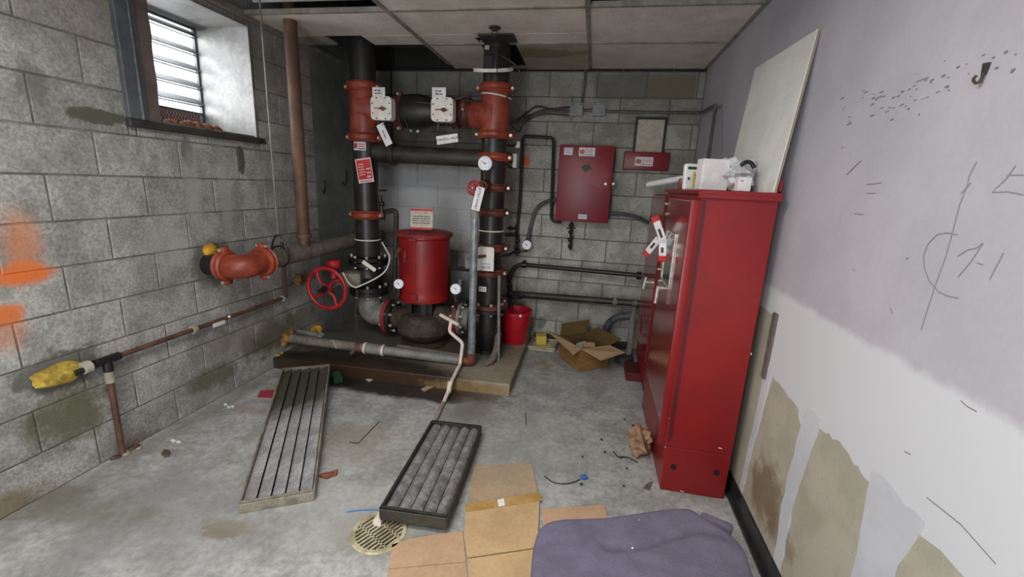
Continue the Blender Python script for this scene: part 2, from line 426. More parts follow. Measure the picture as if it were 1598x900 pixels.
wl = obj('wall_left', bm, 'mortar_left', kind='structure')
for k in range(13):
    z0, z1 = k*CH, (k+1)*CH
    ph = 1.547 if k % 2 == 0 else 1.767
    y = ph-.433*8
    while y < 3.47:
        y1 = min(y+.433, 3.47)
        if y1 > -.3 and y1-y > .03:
            for r in subtract((y, y1, z0, z1), (WY0-.02, WY1, WZ0-.03, WZ1)):
                block(wl, 'block', 'X', *r, LX, 'block_left')
        y += .433
bm = B(); bx(bm, (LX-.02, 3.472, 0), (LX, BY, 2.75)); obj('render_coat_shaded', bm, 'parge_shaded', wl)
bm = B(); bx(bm, (LX-.5, BY+.007, 0), (RX+.4, BY+.3, 3.05)); wb = obj('wall_back', bm, 'mortar_back', kind='structure')
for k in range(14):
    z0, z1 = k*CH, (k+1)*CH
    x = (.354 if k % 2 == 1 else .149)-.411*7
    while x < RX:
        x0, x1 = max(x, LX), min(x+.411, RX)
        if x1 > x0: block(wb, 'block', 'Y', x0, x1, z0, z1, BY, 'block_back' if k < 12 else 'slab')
        x += .411
bm = B(); bx(bm, (LX, BY-.03, CZ-.004), (-1.36, BY-.001, CZ+.008)); obj('wall_angle', bm, 'black', wb)
bm = B(); bx(bm, (RX, FY, .03), (RX+.15, BY, 3.05)); wr = obj('wall_right', bm, 'paint_right', kind='structure')
bm = B()
for r in subtract((-2.8, RX+.15, 0, 3.05), (-1.3, -.2, 0, 2.1)): bx(bm, (r[0], FY-.15, r[2]), (r[1], FY, r[3]))  # doorway added so the fill lamp outside can light the room
obj('wall_front', bm, 'paint_right', kind='structure')
bm = B(); bx(bm, (RX-.03, FY, 0), (RX, BY, .016), .002); bx(bm, (RX-.012, FY, .01), (RX, BY, .1), .004); obj('baseboard_right', bm, 'vinyl_black', kind='structure')
# bare plasterboard patches on the right wall, below the repainted band
def wallpoly(name, pts, m, d, amp=.006, k=8, seed=1):
    bm = B(); prism(bm, jag([V((RX-.0005, p[0], p[1])) for p in pts], amp, k, (0, 1, 1), seed), (-d, 0, 0)); return obj(name, bm, m, wr)
wallpoly('bare_board', [(2.02, .1), (2.9, .1), (2.9, 1.0), (1.985, .98)], 'drywall', .001, .004, 8, 1)
wallpoly('bare_board', [(1.59, .1), (1.975, .1), (1.96, .3), (1.905, .74), (1.66, .722), (1.60, .66)], 'drywall', .001, .006, 8, 2)
wallpoly('bare_board', [(1.18, .1), (1.53, .1), (1.545, .4), (1.52, .735), (1.36, .75), (1.20, .72), (1.165, .55)], 'drywall', .001, .007, 8, 3)
wallpoly('bare_board', [(.2, .1), (1.03, .1), (1.07, .4), (1.06, .735), (.7, .76), (.2, .75)], 'drywall', .001, .007, 8, 4)
wallpoly('joint_compound', [(1.985, .12), (2.012, .12), (2.0, .5), (1.965, .78), (1.925, .78), (1.955, .4)], 'compound', .0014, .004, 6, 5)
wallpoly('joint_compound', [(1.535, .1), (1.6, .1), (1.63, .45), (1.6, .76), (1.5, .76), (1.55, .4)], 'compound', .0014, .008, 6, 6)
wallpoly('joint_compound', [(1.04, .1), (1.16, .1), (1.19, .4), (1.22, .77), (1.02, .77), (1.08, .45)], 'compound', .0014, .008, 6, 7)
def stroke(name, pts, wd, m, par=None):
    "a thin mark on the right wall, points are (Y, Z)"
    bm = B(); q = [V((RX-.0012, a, b_)) for a, b_ in pts]; tube(bm, q, wd, 6, True, None)
    for v_ in bm.verts: v_.co.x = RX-.001+(v_.co.x-RX)*.15
    return obj(name, bm, m, wr)
def rp(x, y): p = rw(x, y); return (p.y, p.z)
stroke('pencil_mark', [rp(x, y) for x, y in ((1494, 366), (1478, 363), (1463, 366), (1449, 380), (1442, 398), (1443, 418), (1450, 437), (1465, 455), (1480, 462), (1497, 465))], .0016, 'pencil')
stroke('pencil_mark', [rp(x, y) for x, y in ((1525, 252), (1513, 275), (1510, 290), (1498, 320), (1486, 366), (1475, 405), (1462, 440), (1452, 470), (1438, 515))], .0011, 'pencil')
stroke('pencil_mark', [rp(x, y) for x, y in ((1516, 285), (1508, 294), (1500, 302))], .0014, 'pencil')
stroke('pencil_mark', [rp(x, y) for x, y in ((1495, 400), (1510, 390), (1524, 387), (1535, 379), (1516, 408), (1496, 432))], .0014, 'pencil')
stroke('pencil_mark', [rp(x, y) for x, y in ((1525, 410), (1535, 413))], .0014, 'pencil')
stroke('pencil_mark', [rp(x, y) for x, y in ((1567, 394), (1545, 436))], .0012, 'pencil')
stroke('pencil_mark', [rp(x, y) for x, y in ((1586, 258), (1570, 280), (1549, 300), (1575, 299), (1598, 304))], .0013, 'pencil')
stroke('pencil_mark', [rp(x, y) for x, y in ((1572, 273), (1598, 273))], .0013, 'pencil')
rn = random.Random(3)
for i in range(64):
    t = rn.random(); x = 1310+t*285; y = 190-t*105+rn.gauss(0, 16)
    if i < 14: x = rn.uniform(1340, 1480); y = 158-(x-1340)*.25+rn.gauss(0, 7)
    l = rn.uniform(1, 7); stroke('scuff', [rp(x, y), rp(x+l, y-l*.45)], rn.uniform(.0008, .0026), 'scuff')
for a in (((1322, 273), (1332, 262), (1344, 251)), ((1352, 288), (1365, 287), (1376, 285)), ((1334, 333), (1348, 335)), ((1354, 302), (1367, 301)), ((1500, 625), (1510, 634), (1525, 642)), ((1412, 704), (1422, 709)), ((1430, 128), (1450, 120)), ((1414, 404), (1419, 402)), ((1390, 480), (1393, 490)), ((1447, 776), (1500, 818), (1555, 880)), ((1331, 419), (1334, 424)), ((1274, 668), (1278, 686))):
    stroke('scuff', [rp(*q) for q in a], .0022 if a[0][0] == 1322 else .0012, 'scuff')
for i in range(10):
    x, y = 1262+rn.uniform(0, 14), 690+rn.uniform(0, 45); stroke('scuff', [rp(x, y), rp(x-3, y+6)], .0007, 'scuff')
# ceiling: slab above, suspended grid and tiles
bm = B(); bx(bm, (-2.8, FY, 3.05), (RX+.15, 4.4, 3.2)); ce = obj('ceiling', bm, 'slab', kind='structure')
GX = (-1.346, -.13); GY = (2.785, 2.175, 1.565, .955, .345, -.265, -.875)
def tee(lo, hi):
    bm = B(); bx(bm, lo, hi); obj('grid_tee', bm, 'tee_metal', ce)
for x in GX: tee((x-.014, FY, CZ-.004), (x+.014, BY-.005 if x > -1 else 3.98, CZ+.03))
for x0, x1 in ((LX, -1.36), (-1.332, -.144), (-.116, RX)):
    for y in GY: tee((x0, y-.012, CZ-.003), (x1, y+.012, CZ+.025))
    if x0 > LX: tee((x0, 3.418, CZ-.003), (x1, 3.438, CZ+.025))
tee((LX+.001, FY, CZ-.004), (LX+.025, 3.9, CZ+.02)); tee((RX-.025, FY, CZ-.004), (RX, BY, CZ+.02)); tee((-1.33, BY-.025, CZ-.004), (RX-.026, BY-.001, CZ+.02))
def tile(x0, x1, y0, y1, m='ceiling_tile', z=CZ, tilt=0):
    bm = B(); c = V(((x0+x1)/2, (y0+y1)/2, z+.012)); box(bm, c, (x1-x0, y1-y0, .016), Matrix.Rotation(tilt, 3, 'X') if tilt else None, .001); return obj('ceiling_tile', bm, m, ce)
for x0, x1 in ((LX+.02, -1.352), (-1.34, -.136), (-.124, RX-.02)):
    for i in range(1, len(GY)):
        if i == 1 and (x0 < -2 or x0 > -.5): continue
        if i in (4, 6) and -2 < x0 < -.5: continue         # places of the lamp overhead and the added one behind the camera
        tile(x0, x1, GY[i]+.004, GY[i-1]-.004)
tile(LX+.02, -1.352, 2.80, 3.225); tile(LX+.02, -2.08, 3.235, 3.43, 'stained_tile'); tile(-1.77, -1.352, 3.235, 3.44)
tile(-1.34, -.136, 2.80, 3.222); tile(-1.34, -.93, 3.228, 3.42); tile(-.67, -.136, 3.228, 3.42)
tile(-1.34, -.93, 3.445, BY-.01); tile(-.66, -.136, 3.445, BY-.05, 'stained_tile', CZ-.016, math.radians(-1.6))
bm = B(); prism(bm, [(-.93, 3.228, CZ+.006), (-.67, 3.228, CZ+.006), (-.67, 3.30, CZ+.006), (-.93, 3.30, CZ+.006)], (0, 0, .014)); obj('ceiling_tile', bm, 'ceiling_tile', ce)
tile(-.124, RX-.02, 2.80, 3.415); tile(-.124, RX-.02, 3.44, BY-.02)
# lamp over the camera, plus an unseen one added behind to brighten the far end
for ly, lab in ((.65, 'recessed ceiling light panel in the suspended grid above the camera'), (-.57, 'added fill light panel in the suspended grid behind the camera')):
    t = thing('ceiling_light', lab, 'ceiling light', (-.74, ly, CZ), 'recessed ceiling lights')
    bm = B()
    for lo, hi in (((-1.33, ly-.29, CZ-.002), (-.15, ly-.25, CZ+.06)), ((-1.33, ly+.25, CZ-.002), (-.15, ly+.29, CZ+.06)), ((-1.33, ly-.25, CZ-.002), (-1.29, ly+.25, CZ+.06)), ((-.19, ly-.25, CZ-.002), (-.15, ly+.25, CZ+.06))): bx(bm, lo, hi)
    obj('lamp_frame', bm, 'white_box', t)
    bm = B(); bx(bm, (-1.29, ly-.25, CZ+.05), (-.19, ly+.25, CZ+.06)); obj('lamp_panel', bm, 'white_box', t)
    area('ceiling_light_lamp', (-.74, ly, CZ+.03), (0, 0, -1), .95, .35, 62, (1, .985, .96))
t = thing('light_fixture', 'long unlit metal strip fixture in the dark ceiling opening by the window', 'light fixture', (-1.86, 2.6, CZ+.09))
bm = B(); bx(bm, (-2.22, 2.52, CZ+.06), (-1.42, 2.66, CZ+.12), .012, 2); obj('housing', bm, 'box_grey', t)
bm = B(); cyl(bm, (-2.2, 2.7, CZ+.05), (-1.44, 2.7, CZ+.05), .016, n=12); obj('tube', bm, 'sheet_metal', t)
# window: deep metal-lined box with louvre
XO = -2.76
win = bpy.data.objects.new('window_1', None); COL.objects.link(win); win['kind'] = 'structure'; OFF[win] = V((0, 0, 0))
bm = B(); bx(bm, (XO-.04, WY1-.008, WZ0-.01), (LX+.014, WY1-.002, WZ1+.006)); obj('jamb_lining', bm, 'sheet_metal', win)
bm = B(); bx(bm, (XO-.04, WY0, WZ1-.008), (LX+.014, WY1-.009, WZ1-.002)); obj('head_lining', bm, 'sheet_metal', win)
bm = B(); bx(bm, (XO-.04, WY0+.002, WZ0-.01), (LX-.01, WY0+.008, WZ1-.01)); obj('jamb_lining', bm, 'sheet_metal', win)
bm = B(); bx(bm, (XO-.04, WY0-.02, WZ0-.022), (LX+.03, WY1+.03, WZ0-.012)); bx(bm, (LX, 1.925, WZ0-.05), (LX+.034, WY1+.005, WZ0-.012), .003)
prism(bm, jag([V((LX, WY1, WZ0-.052)), V((LX, WY1+.09, WZ0-.04)), V((LX, WY1+.07, WZ0-.012)), V((LX, WY1, WZ0-.012))], .005, 5, (0, 1, 1), 4), (.012, 0, 0)); obj('sill', bm, 'sill_dark', win)
bm = B(); bx(bm, (LX, 1.93, WZ0-.01), (LX+.03, 1.995, CZ+.02), .003); obj('trim', bm, 'frame_grey', win)
bm = B(); bx(bm, (LX, 1.995, WZ0-.01), (LX+.036, 2.0, CZ+.02)); obj('trim_bead', bm, 'galv', win)
bm = B(); bx(bm, (LX, 2.0, WZ0-.01), (LX+.024, 2.035, CZ+.02), .003); obj('trim', bm, 'frame_grey', win)
bm = B(); prism(bm, jag([V((LX-.02, 2.035, WZ0-.01)), V((LX-.02, 2.11, WZ0-.01)), V((LX-.02, 2.118, CZ)), V((LX-.02, 2.035, CZ))], .003, 16, (0, 1, 0), 9), (.035, 0, 0)); obj('trim', bm, 'frame_brown', win)
bm = B(); bx(bm, (XO-.01, WY1-.022, 1.75), (XO+.012, WY1-.01, WZ1-.01)); bx(bm, (XO-.01, WY0+.01, WZ1-.022), (XO+.012, WY1-.01, WZ1-.01)); bx(bm, (XO-.01, WY0, 1.862), (XO+.01, WY1-.01, 1.874)); obj('louvre_frame', bm, 'frame_grey', win)
for i in range(5):
    z = 1.945+i*.108
    for dz, wd in ((0, .075), (-.026, .032)):
        bm = B(); R = Matrix.Rotation(math.radians(34 if dz == 0 else 20), 3, 'Y'); box(bm, (XO, (WY0+WY1)/2, z+dz), (wd, WY1-WY0-.03, .005), R); obj('louvre_blade', bm, 'frame_grey', win)
bm = B()
for i in range(46):
    y = WY0-.1+i*.022
    for s in (1, -1):
        a = V((XO+.004*s, y, 1.742)); b_ = V((XO+.004*s, y+.11*.55*s, 1.862))
        if WY0 < b_.y < WY1 and WY0 < a.y < WY1: tube(bm, [a, b_], .0014, 4)
obj('wire_mesh', bm, 'mesh_wire', win, kind='stuff')
bm = B(); bx(bm, (XO-.035, WY0+.01, 1.74), (XO-.025, WY1-.01, 1.868)); obj('mesh_shade_panel', bm, 'frame_brown', win)  # brown panel added behind the mesh for the shaded wall there
for i in range(7):
    bm = B(); p = P(262+i*12+rn.uniform(-3, 3), 186+i*2.2, 'X', LX-.03); p.z = WZ0-.013; sphere(bm, p+V((0, 0, .015)), .022+rn.random()*.012, sq=(.8, 1.4, 1))
    tag(obj('mortar_crumb', bm, 'rust_orange', org=p), 'rusty mortar crumb lying on the window sill', 'debris', 'rusty crumbs on the window sill')
bm = B(); p = P(338, 194, 'X', LX-.03); p.z = WZ0-.012; tube(bm, spline([p+V((0, -.05, .005)), p+V((0, -.02, .03)), p+V((0, .03, .025)), p+V((0, .05, .0))]), .004, 6); tag(obj('wire_loop', bm, 'rust_orange', org=p), 'rusty wire loop on the window sill beside the metal lining', 'wire')
# ------------------------------------------------------------------ pad
PZ = .09
bm = B(); prism(bm, [(LX, 2.79, 0), (-.48, 2.835, 0), (-.50, 4.02, 0), (LX, 4.02, 0)], (0, 0, PZ)); bmesh.ops.bevel(bm, geom=[e for e in bm.edges if all(v.co.z > .05 for v in e.verts)], offset=.008, segments=1, affect='EDGES')
tag(obj('equipment_pad', bm, 'pad_top', org=(-1.4, 3.4, 0)), 'low raised concrete pad under the fire pump, wet along its front', 'concrete pad')
# ------------------------------------------------------------------ risers
RY = 3.45
def coupling(par, c, d, r, m='orange_fit', w_=.07, ears=True, ear_dir=None):
    bm = B(); d = V(d).normalized()
    lathe(bm, V(c)-d*w_/2, d, [(0, r+.004), (0, r+.022), (.012, r+.03), (.02, r+.022), (w_-.02, r+.022), (w_-.012, r+.03), (w_, r+.022), (w_, r+.004)], 28, False)
    cp = obj('coupling', bm, m, par)
    if ears:
        e = V(ear_dir) if ear_dir else V((1, 0, 0)); e = (e-d*e.dot(d)).normalized(); q = d.cross(e)
        for s in (1, -1):
            bm = B(); box(bm, V(c)+e*s*(r+.03), (.05, .05, w_*.7), Matrix((e, q, d)).transposed(), .012, 2); obj('ear', bm, m, cp)
            bm = B(); cyl(bm, V(c)+e*s*(r+.036)+q*.04, V(c)+e*s*(r+.036)-q*.04, .011, n=8); obj('bolt', bm, 'bolt', cp)
    return cp
def flange(par, c, d, r, m, w_=.03, nb=8, r0=None, rb=None, name='flange'):
    bm = B(); d = V(d).normalized(); lathe(bm, V(c)-d*w_/2, d, [(0, r), (w_, r)], 32); f_ = obj(name, bm, m, par)
    bm = B(); u, v_, _ = frame_of(d)
    for i in range(nb):
        a = 2*PI*(i+.5)/nb; p = V(c)+(u*math.cos(a)+v_*math.sin(a))*(rb or r*.84); cyl(bm, p-d*(w_/2+.02), p+d*(w_/2+.02), .012, n=6)
    obj('bolts', bm, 'bolt', f_)
    return f_
def pipe(par, a, b_, r, m, name='pipe', n=28):
    bm = B(); cyl(bm, a, b_, r, n=n); return obj(name, bm, m, par)
def plate(par, c, w_, h_, m, roll=0, th=.003, R=None, name='sticker', bend=0):
    R = R or XZ @ Matrix.Rotation(roll, 3, 'Z'); bm = B(); box(bm, c, (w_, h_, th), R); o = obj(name, bm, m, par); return o, R
def curved(par, c, r, z0, z1, a0, a1, m, name='sticker', k=8, tilt=0):
    "a label wrapped on a vertical pipe; angles measured from -Y towards +X"
    bm = B(); rows = []
    for i in range(k+1):
        a = a0+(a1-a0)*i/k; dz = tilt*(i/k-.5)
        rows.append([bm.verts.new((c[0]+math.sin(a)*rr, c[1]-math.cos(a)*rr, z+dz)) for rr, z in ((r, z0), (r, z1), (r-.0015, z1), (r-.0015, z0))])
    for p, q in zip(rows, rows[1:]):
        for j in range(4): bm.faces.new((p[j], p[(j+1) % 4], q[(j+1) % 4], q[j]))
    bm.faces.new(rows[0]); bm.faces.new(rows[-1][::-1])
    return obj(name, bm, m, par)
rn = random.Random(11)
def scrawl(par, c, R, w_, h_, m='ink', rows=3, th=.0006):
    "rows of print too small to read"
    bm = B(); u, v_, n_ = R.col[0], R.col[1], R.col[2]
    for i in range(rows):
        x = -w_/2
        while x < w_/2-.006:
            l = min(rn.uniform(.006, .018), w_/2-x); y = h_*(.5-(i+.5)/rows)
            box(bm, V(c)+u*(x+l/2)+v_*y, (l, h_/rows*.42, th), R); x += l+.005
    return obj('print', bm, m, par)
def company_sticker(par, c, R, w_, h_):
    s, _ = plate(par, c, w_, h_, 'white_card', R=R); u, v_, n_ = R.col[0], R.col[1], R.col[2]
    bm = B(); lathe(bm, V(c)-u*w_*.3+n_*.0015, n_, [(0, h_*.3), (.001, h_*.3)], 20); obj('emblem', bm, 'ink_red', s)
    bm = B(); q = V(c)-u*w_*.3+n_*.003
    for a in (-.25, 0, .25): box(bm, q+v_*a*h_, (h_*.34, h_*.06, .001), R)
    obj('emblem_mark', bm, 'white_card', s)
    scrawl(s, V(c)+u*w_*.16+n_*.002+v_*h_*.12, R, w_*.5, h_*.5, 'ink_red', 3); scrawl(s, V(c)+u*w_*.14+n_*.002-v_*h_*.33, R, w_*.6, h_*.2, 'ink', 1)
    return s
def fire_tee(par, x, z0, z1, bz, side, r=.1):
    bm = B(); lathe(bm, (x, RY, z0), (0, 0, 1), [(0, r+.008), (.02, r+.012), (z1-z0-.02, r+.012), (z1-z0, r+.008)], 32)
    lathe(bm, (x, RY, bz), (side, 0, 0), [(.0, .128), (.11, .112), (.15, .098), (.2, .095)], 28); return obj('tee_fitting', bm, 'orange_fit', par)
LRX, RRX = -1.885, -.80
t = thing('riser_pipe', 'black steel riser pipe with orange tee on the left, above the handwheel valve', 'pipe', (LRX, RY, PZ))
pipe(t, (LRX, RY, 2.2), (LRX, RY, 3.04), .1, 'black_pipe'); fire_tee(t, LRX, 1.81, 2.2, 2.03, 1)
pipe(t, (LRX, RY, 1.18), (LRX, RY, 1.80), .1, 'black_pipe'); pipe(t, (LRX, RY, .83), (LRX, RY, 1.18), .1, 'black_pipe')
for z, m in ((2.185, 'orange_fit'), (1.805, 'orange_fit'), (1.185, 'orange_fit')): coupling(t, (LRX, RY, z), (0, 0, 1), .1, m)
bm = B(); ring(bm, (LRX, RY, .975), (0, 0, 1), .104, .006); obj('cable_wrap', bm, 'wire_white', t)
s = curved(t, (LRX, RY), .1025, 1.70, 1.765, -.5, .55, 'white_card')
lp = curved(s, (LRX, RY), .104, 1.715, 1.755, -.42, -.12, 'ink_red', 'emblem', 4)
for i in range(3): curved(s, (LRX, RY), .104, 1.708+i*.018, 1.716+i*.018, -.02, .48, 'ink' if i == 0 else 'ink_red', 'print', 4)
# elbow and flange down to the pump
bm = B(); tube(bm, rounded([(LRX, RY, .5), (LRX, RY, .31), (-1.715, RY, .31)], .16, 8), .1, 24); obj('suction_elbow', bm, 'galv_dull', t)
bm = B()   # angle valve trim on its right side
pp = P(593, 305, 'Y', RY); tube(bm, [pp, P(596, 330, 'Y', RY), P(598, 345, 'Y', RY)], .016, 10); sphere(bm, P(596, 318, 'Y', RY), .024); sphere(bm, P(597, 338, 'Y', RY), .026); cyl(bm, P(592, 297, 'Y', RY), P(603, 297, 'Y', RY), .008, n=8); obj('trim_valve', bm, 'iron_black', t)
# hanging inspection sign, red
R = XZ @ Matrix.Rotation(math.radians(9), 3, 'Z'); c = P(569, 266, 'Y', RY-.115)
t = thing('inspection_sign', 'red inspection notice with white print hanging on the left riser pipe', 'sign', c)
plate(t, c, .135, .19, 'sign_pink', R=R, name='board'); plate(t, c+V((0, -.002, .008)), .12, .15, 'sign_red', R=R, name='red_field')
scrawl(t, c-R.col[1]*.082+V((0, -.003, 0)), R, .1, .016, 'ink', 1); scrawl(t, c+R.col[1]*.01-R.col[0]*.02+V((0, -.005, 0)), R, .05, .1, 'sign_pink', 5)
scrawl(t, c-R.col[1]*.02+R.col[0]*.036+V((0, -.005, 0)), R, .035, .09, 'white_card', 3)
# right riser
t = thing('riser_pipe', 'black steel riser pipe with orange tee on the right, beside the round gauge', 'pipe', (RRX, RY, PZ))
pipe(t, (RRX, RY, 2.2), (RRX, RY, 3.04), .1, 'black_pipe'); fire_tee(t, RRX, 1.86, 2.19, 2.0, -1)
for a, b_ in ((1.69, 1.85), (1.27, 1.68), (.99, 1.26), (.8, .98), (.5, .8)): pipe(t, (RRX, RY, a), (RRX, RY, b_), .098, 'black_pipe')
for z, m in ((2.185, 'orange_fit'), (1.852, 'orange_fit'), (1.688, 'orange_fit'), (1.46, 'rust_fit'), (1.268, 'rust_fit'), (.985, 'rust_fit'), (.78, 'rust_fit')): coupling(t, (RRX, RY, z), (0, 0, 1), .098, m, .06)
bm = B(); ring(bm, (RRX, RY, 2.13), (.12, 0, 1), .118, .006); ring(bm, (RRX, RY, 1.12), (0, 0, 1), .1, .006); obj('cable_wrap', bm, 'wire_white', t)
flange(t, (RRX, RY, .5), (0, 0, 1), .165, 'rust_fit', .03); flange(t, (RRX, RY, .465), (0, 0, 1), .165, 'iron_black', .03)
bm = B(); lathe(bm, (RRX, RY, PZ), (0, 0, 1), [(0, .12), (.03, .12), (.03, .085), (.1, .1), (.2, .115), (.36, .1)], 24); lathe(bm, (RRX, RY, .36), (-1, 0, 0), [(.05, .1), (.16, .095)], 24); obj('base_elbow', bm, 'iron_black', t)
bm = B(); box(bm, P(777, 60, 'Z', CZ-.006), (.25, .17, .008)); obj('dark_opening_sheet', bm, 'sill_dark', t)  # dark sheet in place of the unlit ceiling opening around the riser
# fire pump
PX = -1.37
t = thing('fire_pump', 'vertical fire pump with bright red drum motor and rusty iron volute', 'pump', (PX, RY, PZ))
bm = B(); lathe(bm, (PX, RY, .5), (0, 0, 1), [(0, .2), (.0, .214), (.03, .218), (.06, .212), (.09, .212), (.52, .212), (.53, .222), (.545, .222)], 40); bx(bm, (PX-.006, RY-.216, .56), (PX+.006, RY-.2, 1.02)); mo = obj('motor_housing', bm, 'motor_red', t)
bm = B(); lathe(bm, (PX, RY, 1.045), (0, 0, 1), [(0, .2), (0, .236), (.02, .24), (.03, .225), (.045, .12), (.05, .0)], 40); obj('motor_cap', bm, 'flange_red', t)
bm = B(); box(bm, (PX-.01, RY-.225, 1.03), (.06, .02, .02)); box(bm, (PX, RY-.222, .56), (.05, .015, .05)); obj('latch', bm, 'motor_red', mo)
bm = B()
for a in range(4): x, y = PX+.13*math.cos(a*PI/2+PI/4), RY+.13*math.sin(a*PI/2+PI/4); bx(bm, (x-.02, y-.02, .36), (x+.02, y+.02, .5))
cyl(bm, (PX, RY, .36), (PX, RY, .5), .1); obj('lantern', bm, 'iron_black', t)
bm = B(); lathe(bm, (PX, RY, .14), (0, 0, 1), [(0, .13), (.02, .19), (.08, .235), (.14, .235), (.19, .205), (.22, .2), (.24, .17)], 36)
lathe(bm, (PX, RY, .30), (-1, 0, 0), [(.12, .12), (.25, .1), (.32, .1)], 24); lathe(bm, (PX, RY, .34), (1, 0, 0), [(.12, .12), (.24, .095), (.30, .095)], 24); vo = obj('volute', bm, 'rust_iron', t)
bm = B()
for i in range(12): a = 2*PI*i/12; cyl(bm, (PX+.188*math.cos(a), RY+.188*math.sin(a), .35), (PX+.188*math.cos(a), RY+.188*math.sin(a), .385), .012, n=6)
obj('bolts', bm, 'rust_iron', vo)
bm = B(); lathe(bm, (PX, RY, PZ), (0, 0, 1), [(0, .2), (.03, .2), (.05, .14), (.08, .14)], 24); obj('pump_foot', bm, 'rust_iron', t)
flange(t, (-1.70, RY, .305), (1, 0, 0), .155, 'flange_red', .035); flange(t, (-1.66, RY, .305), (1, 0, 0), .15, 'iron_black', .03)
flange(t, (-1.07, RY, .35), (1, 0, 0), .14, 'flange_red', .03); flange(t, (-1.035, RY, .35), (1, 0, 0), .14, 'galv_dull', .03)
bm = B(); cyl(bm, P(625, 385, 'Y', 3.3), P(617, 400, 'Y', 3.3), .02, n=10); cyl(bm, P(632, 391, 'Y', 3.25), P(632, 409, 'Y', 3.25), .01, n=8); sphere(bm, P(632, 402, 'Y', 3.25), .016); obj('air_vent', bm, 'rust_fit', t)
bm = B(); lathe(bm, (-1.02, RY, .36), (1, 0, 0), [(0, .09), (.08, .09), (.14, .1)], 20); obj('discharge_stub', bm, 'galv_dull', t)
# notice on top of the motor
c = P(658, 342, 'Y', RY-.19)
t = thing('warning_sign', 'small cream notice with red borders propped on the red motor', 'sign', c-V((0, 0, .09)))
R = basis((1, 0, .03), (0, .12, 1)); plate(t, c, .185, .16, 'sign_cream', R=R, name='board')
plate(t, c+R.col[1]*.072+R.col[2]*.002, .185, .016, 'sign_red', R=R, name='border'); plate(t, c-R.col[1]*.072+R.col[2]*.002, .185, .016, 'sign_red', R=R, name='border')
scrawl(t, c+R.col[1]*.05+R.col[2]*.002, R, .11, .014, 'ink_red', 1); scrawl(t, c-R.col[1]*.004+R.col[2]*.002, R, .15, .07, 'ink', 4)
# gate valve with handwheel under the left riser
t = thing('gate_valve', 'black flanged valve with large red handwheel below the left riser', 'valve', (LRX, RY, .45))
flange(t, (LRX, RY, .81), (0, 0, 1), .165, 'iron_black', .03); flange(t, (LRX, RY, .77), (0, 0, 1), .165, 'iron_black', .03)
bm = B(); lathe(bm, (LRX, RY, .56), (0, 0, 1), [(0, .1), (.05, .12), (.1, .14), (.15, .12), (.21, .1)], 28); obj('valve_body', bm, 'iron_black', t)
flange(t, (LRX, RY, .55), (0, 0, 1), .165, 'iron_black', .035); flange(t, (LRX, RY, .51), (0, 0, 1), .165, 'iron_black', .03)
HC = P(510, 450, 'Y', 3.05); HD = V((-.02, -1, -.03)).normalized()
gb = V((-1.94, 3.26, .66))
bm = B(); box(bm, gb, (.17, .16, .13), Matrix.Rotation(.4, 3, 'Z'), .03, 2); cyl(bm, gb, (LRX, RY, .66), .06); cyl(bm, gb-HD*.02, HC+V((0, 0, .0)), .02, n=12); obj('gear_box', bm, 'grey_pipe', t)
bm = B(); cyl(bm, HC-HD*.1, HC+HD*.1, .018, n=12); cyl(bm, HC+HD*.0, HC+HD*.03, .03, n=12); obj('stem', bm, 'iron_black', t)
bm = B(); u, v_, d = frame_of(HD); ring(bm, HC, HD, .165, .016, 40, 10)
cyl(bm, HC-HD*.018, HC+HD*.018, .038, n=16)
for i in range(4):
    a = .5+i*PI/2; e = u*math.cos(a)+v_*math.sin(a); e2 = u*math.cos(a+.28)+v_*math.sin(a+.28)
    tube(bm, spline([HC+e*.03, HC+e2*.085, HC+e*.165], 5), .012, 8)
obj('handwheel', bm, 'wheel_red', t)
cp_ = P(521, 411, 'Y', 3.12); bm = B(); lathe(bm, cp_-V((0, 0, .03)), (0, 0, 1), [(0, .05), (.02, .055), (.05, .056), (.058, .05)], 20); lathe(bm, cp_-V((0, 0, .12)), (0, 0, 1), [(0, .03), (.1, .03)], 14); obj('indicator_cap', bm, 'wheel_red', t)
# tamper cable in white
pts = [P(535, 425, 'Y', 3.1), P(543, 440, 'Y', 3.1), P(554, 448, 'Y', 3.12), P(566, 444, 'Y', 3.15), P(590, 432, 'Y', 3.2), P(603, 420, 'Y', 3.25), P(608, 402, 'Y', 3.28), P(603, 390, 'Y', 3.3), P(596, 378, 'Y', 3.33)]
bm = B(); tube(bm, spline(pts), .006, 7); tag(obj('cable', bm, 'wire_white', org=pts[0]), 'white cable looping around the flanged valve below the left riser', 'cable')
bm = B(); a = P(566, 408, 'Y', 3.2); b_ = P(586, 422, 'Y', 3.2); R = basis(b_-a, (0, .2, 1)); box(bm, (a+b_)/2, ((b_-a).length, .03, .004), R); tag(obj('cable_tag', bm, 'wire_white', org=a), 'grey-white strip lying against the flanged valve body', 'tag')
bm = B(); tube(bm, [P(557, 452, 'Y', 3.15), P(558, 470, 'Y', 3.15), P(554, 485, 'Y', 3.15), P(557, 500, 'Y', 3.15), P(555, 529, 'Y', 3.15)], .006, 6); tag(obj('chain', bm, 'wire_dark', org=P(555, 529, 'Y', 3.15)), 'thin dark chain hanging from the white cable to the pad', 'chain')
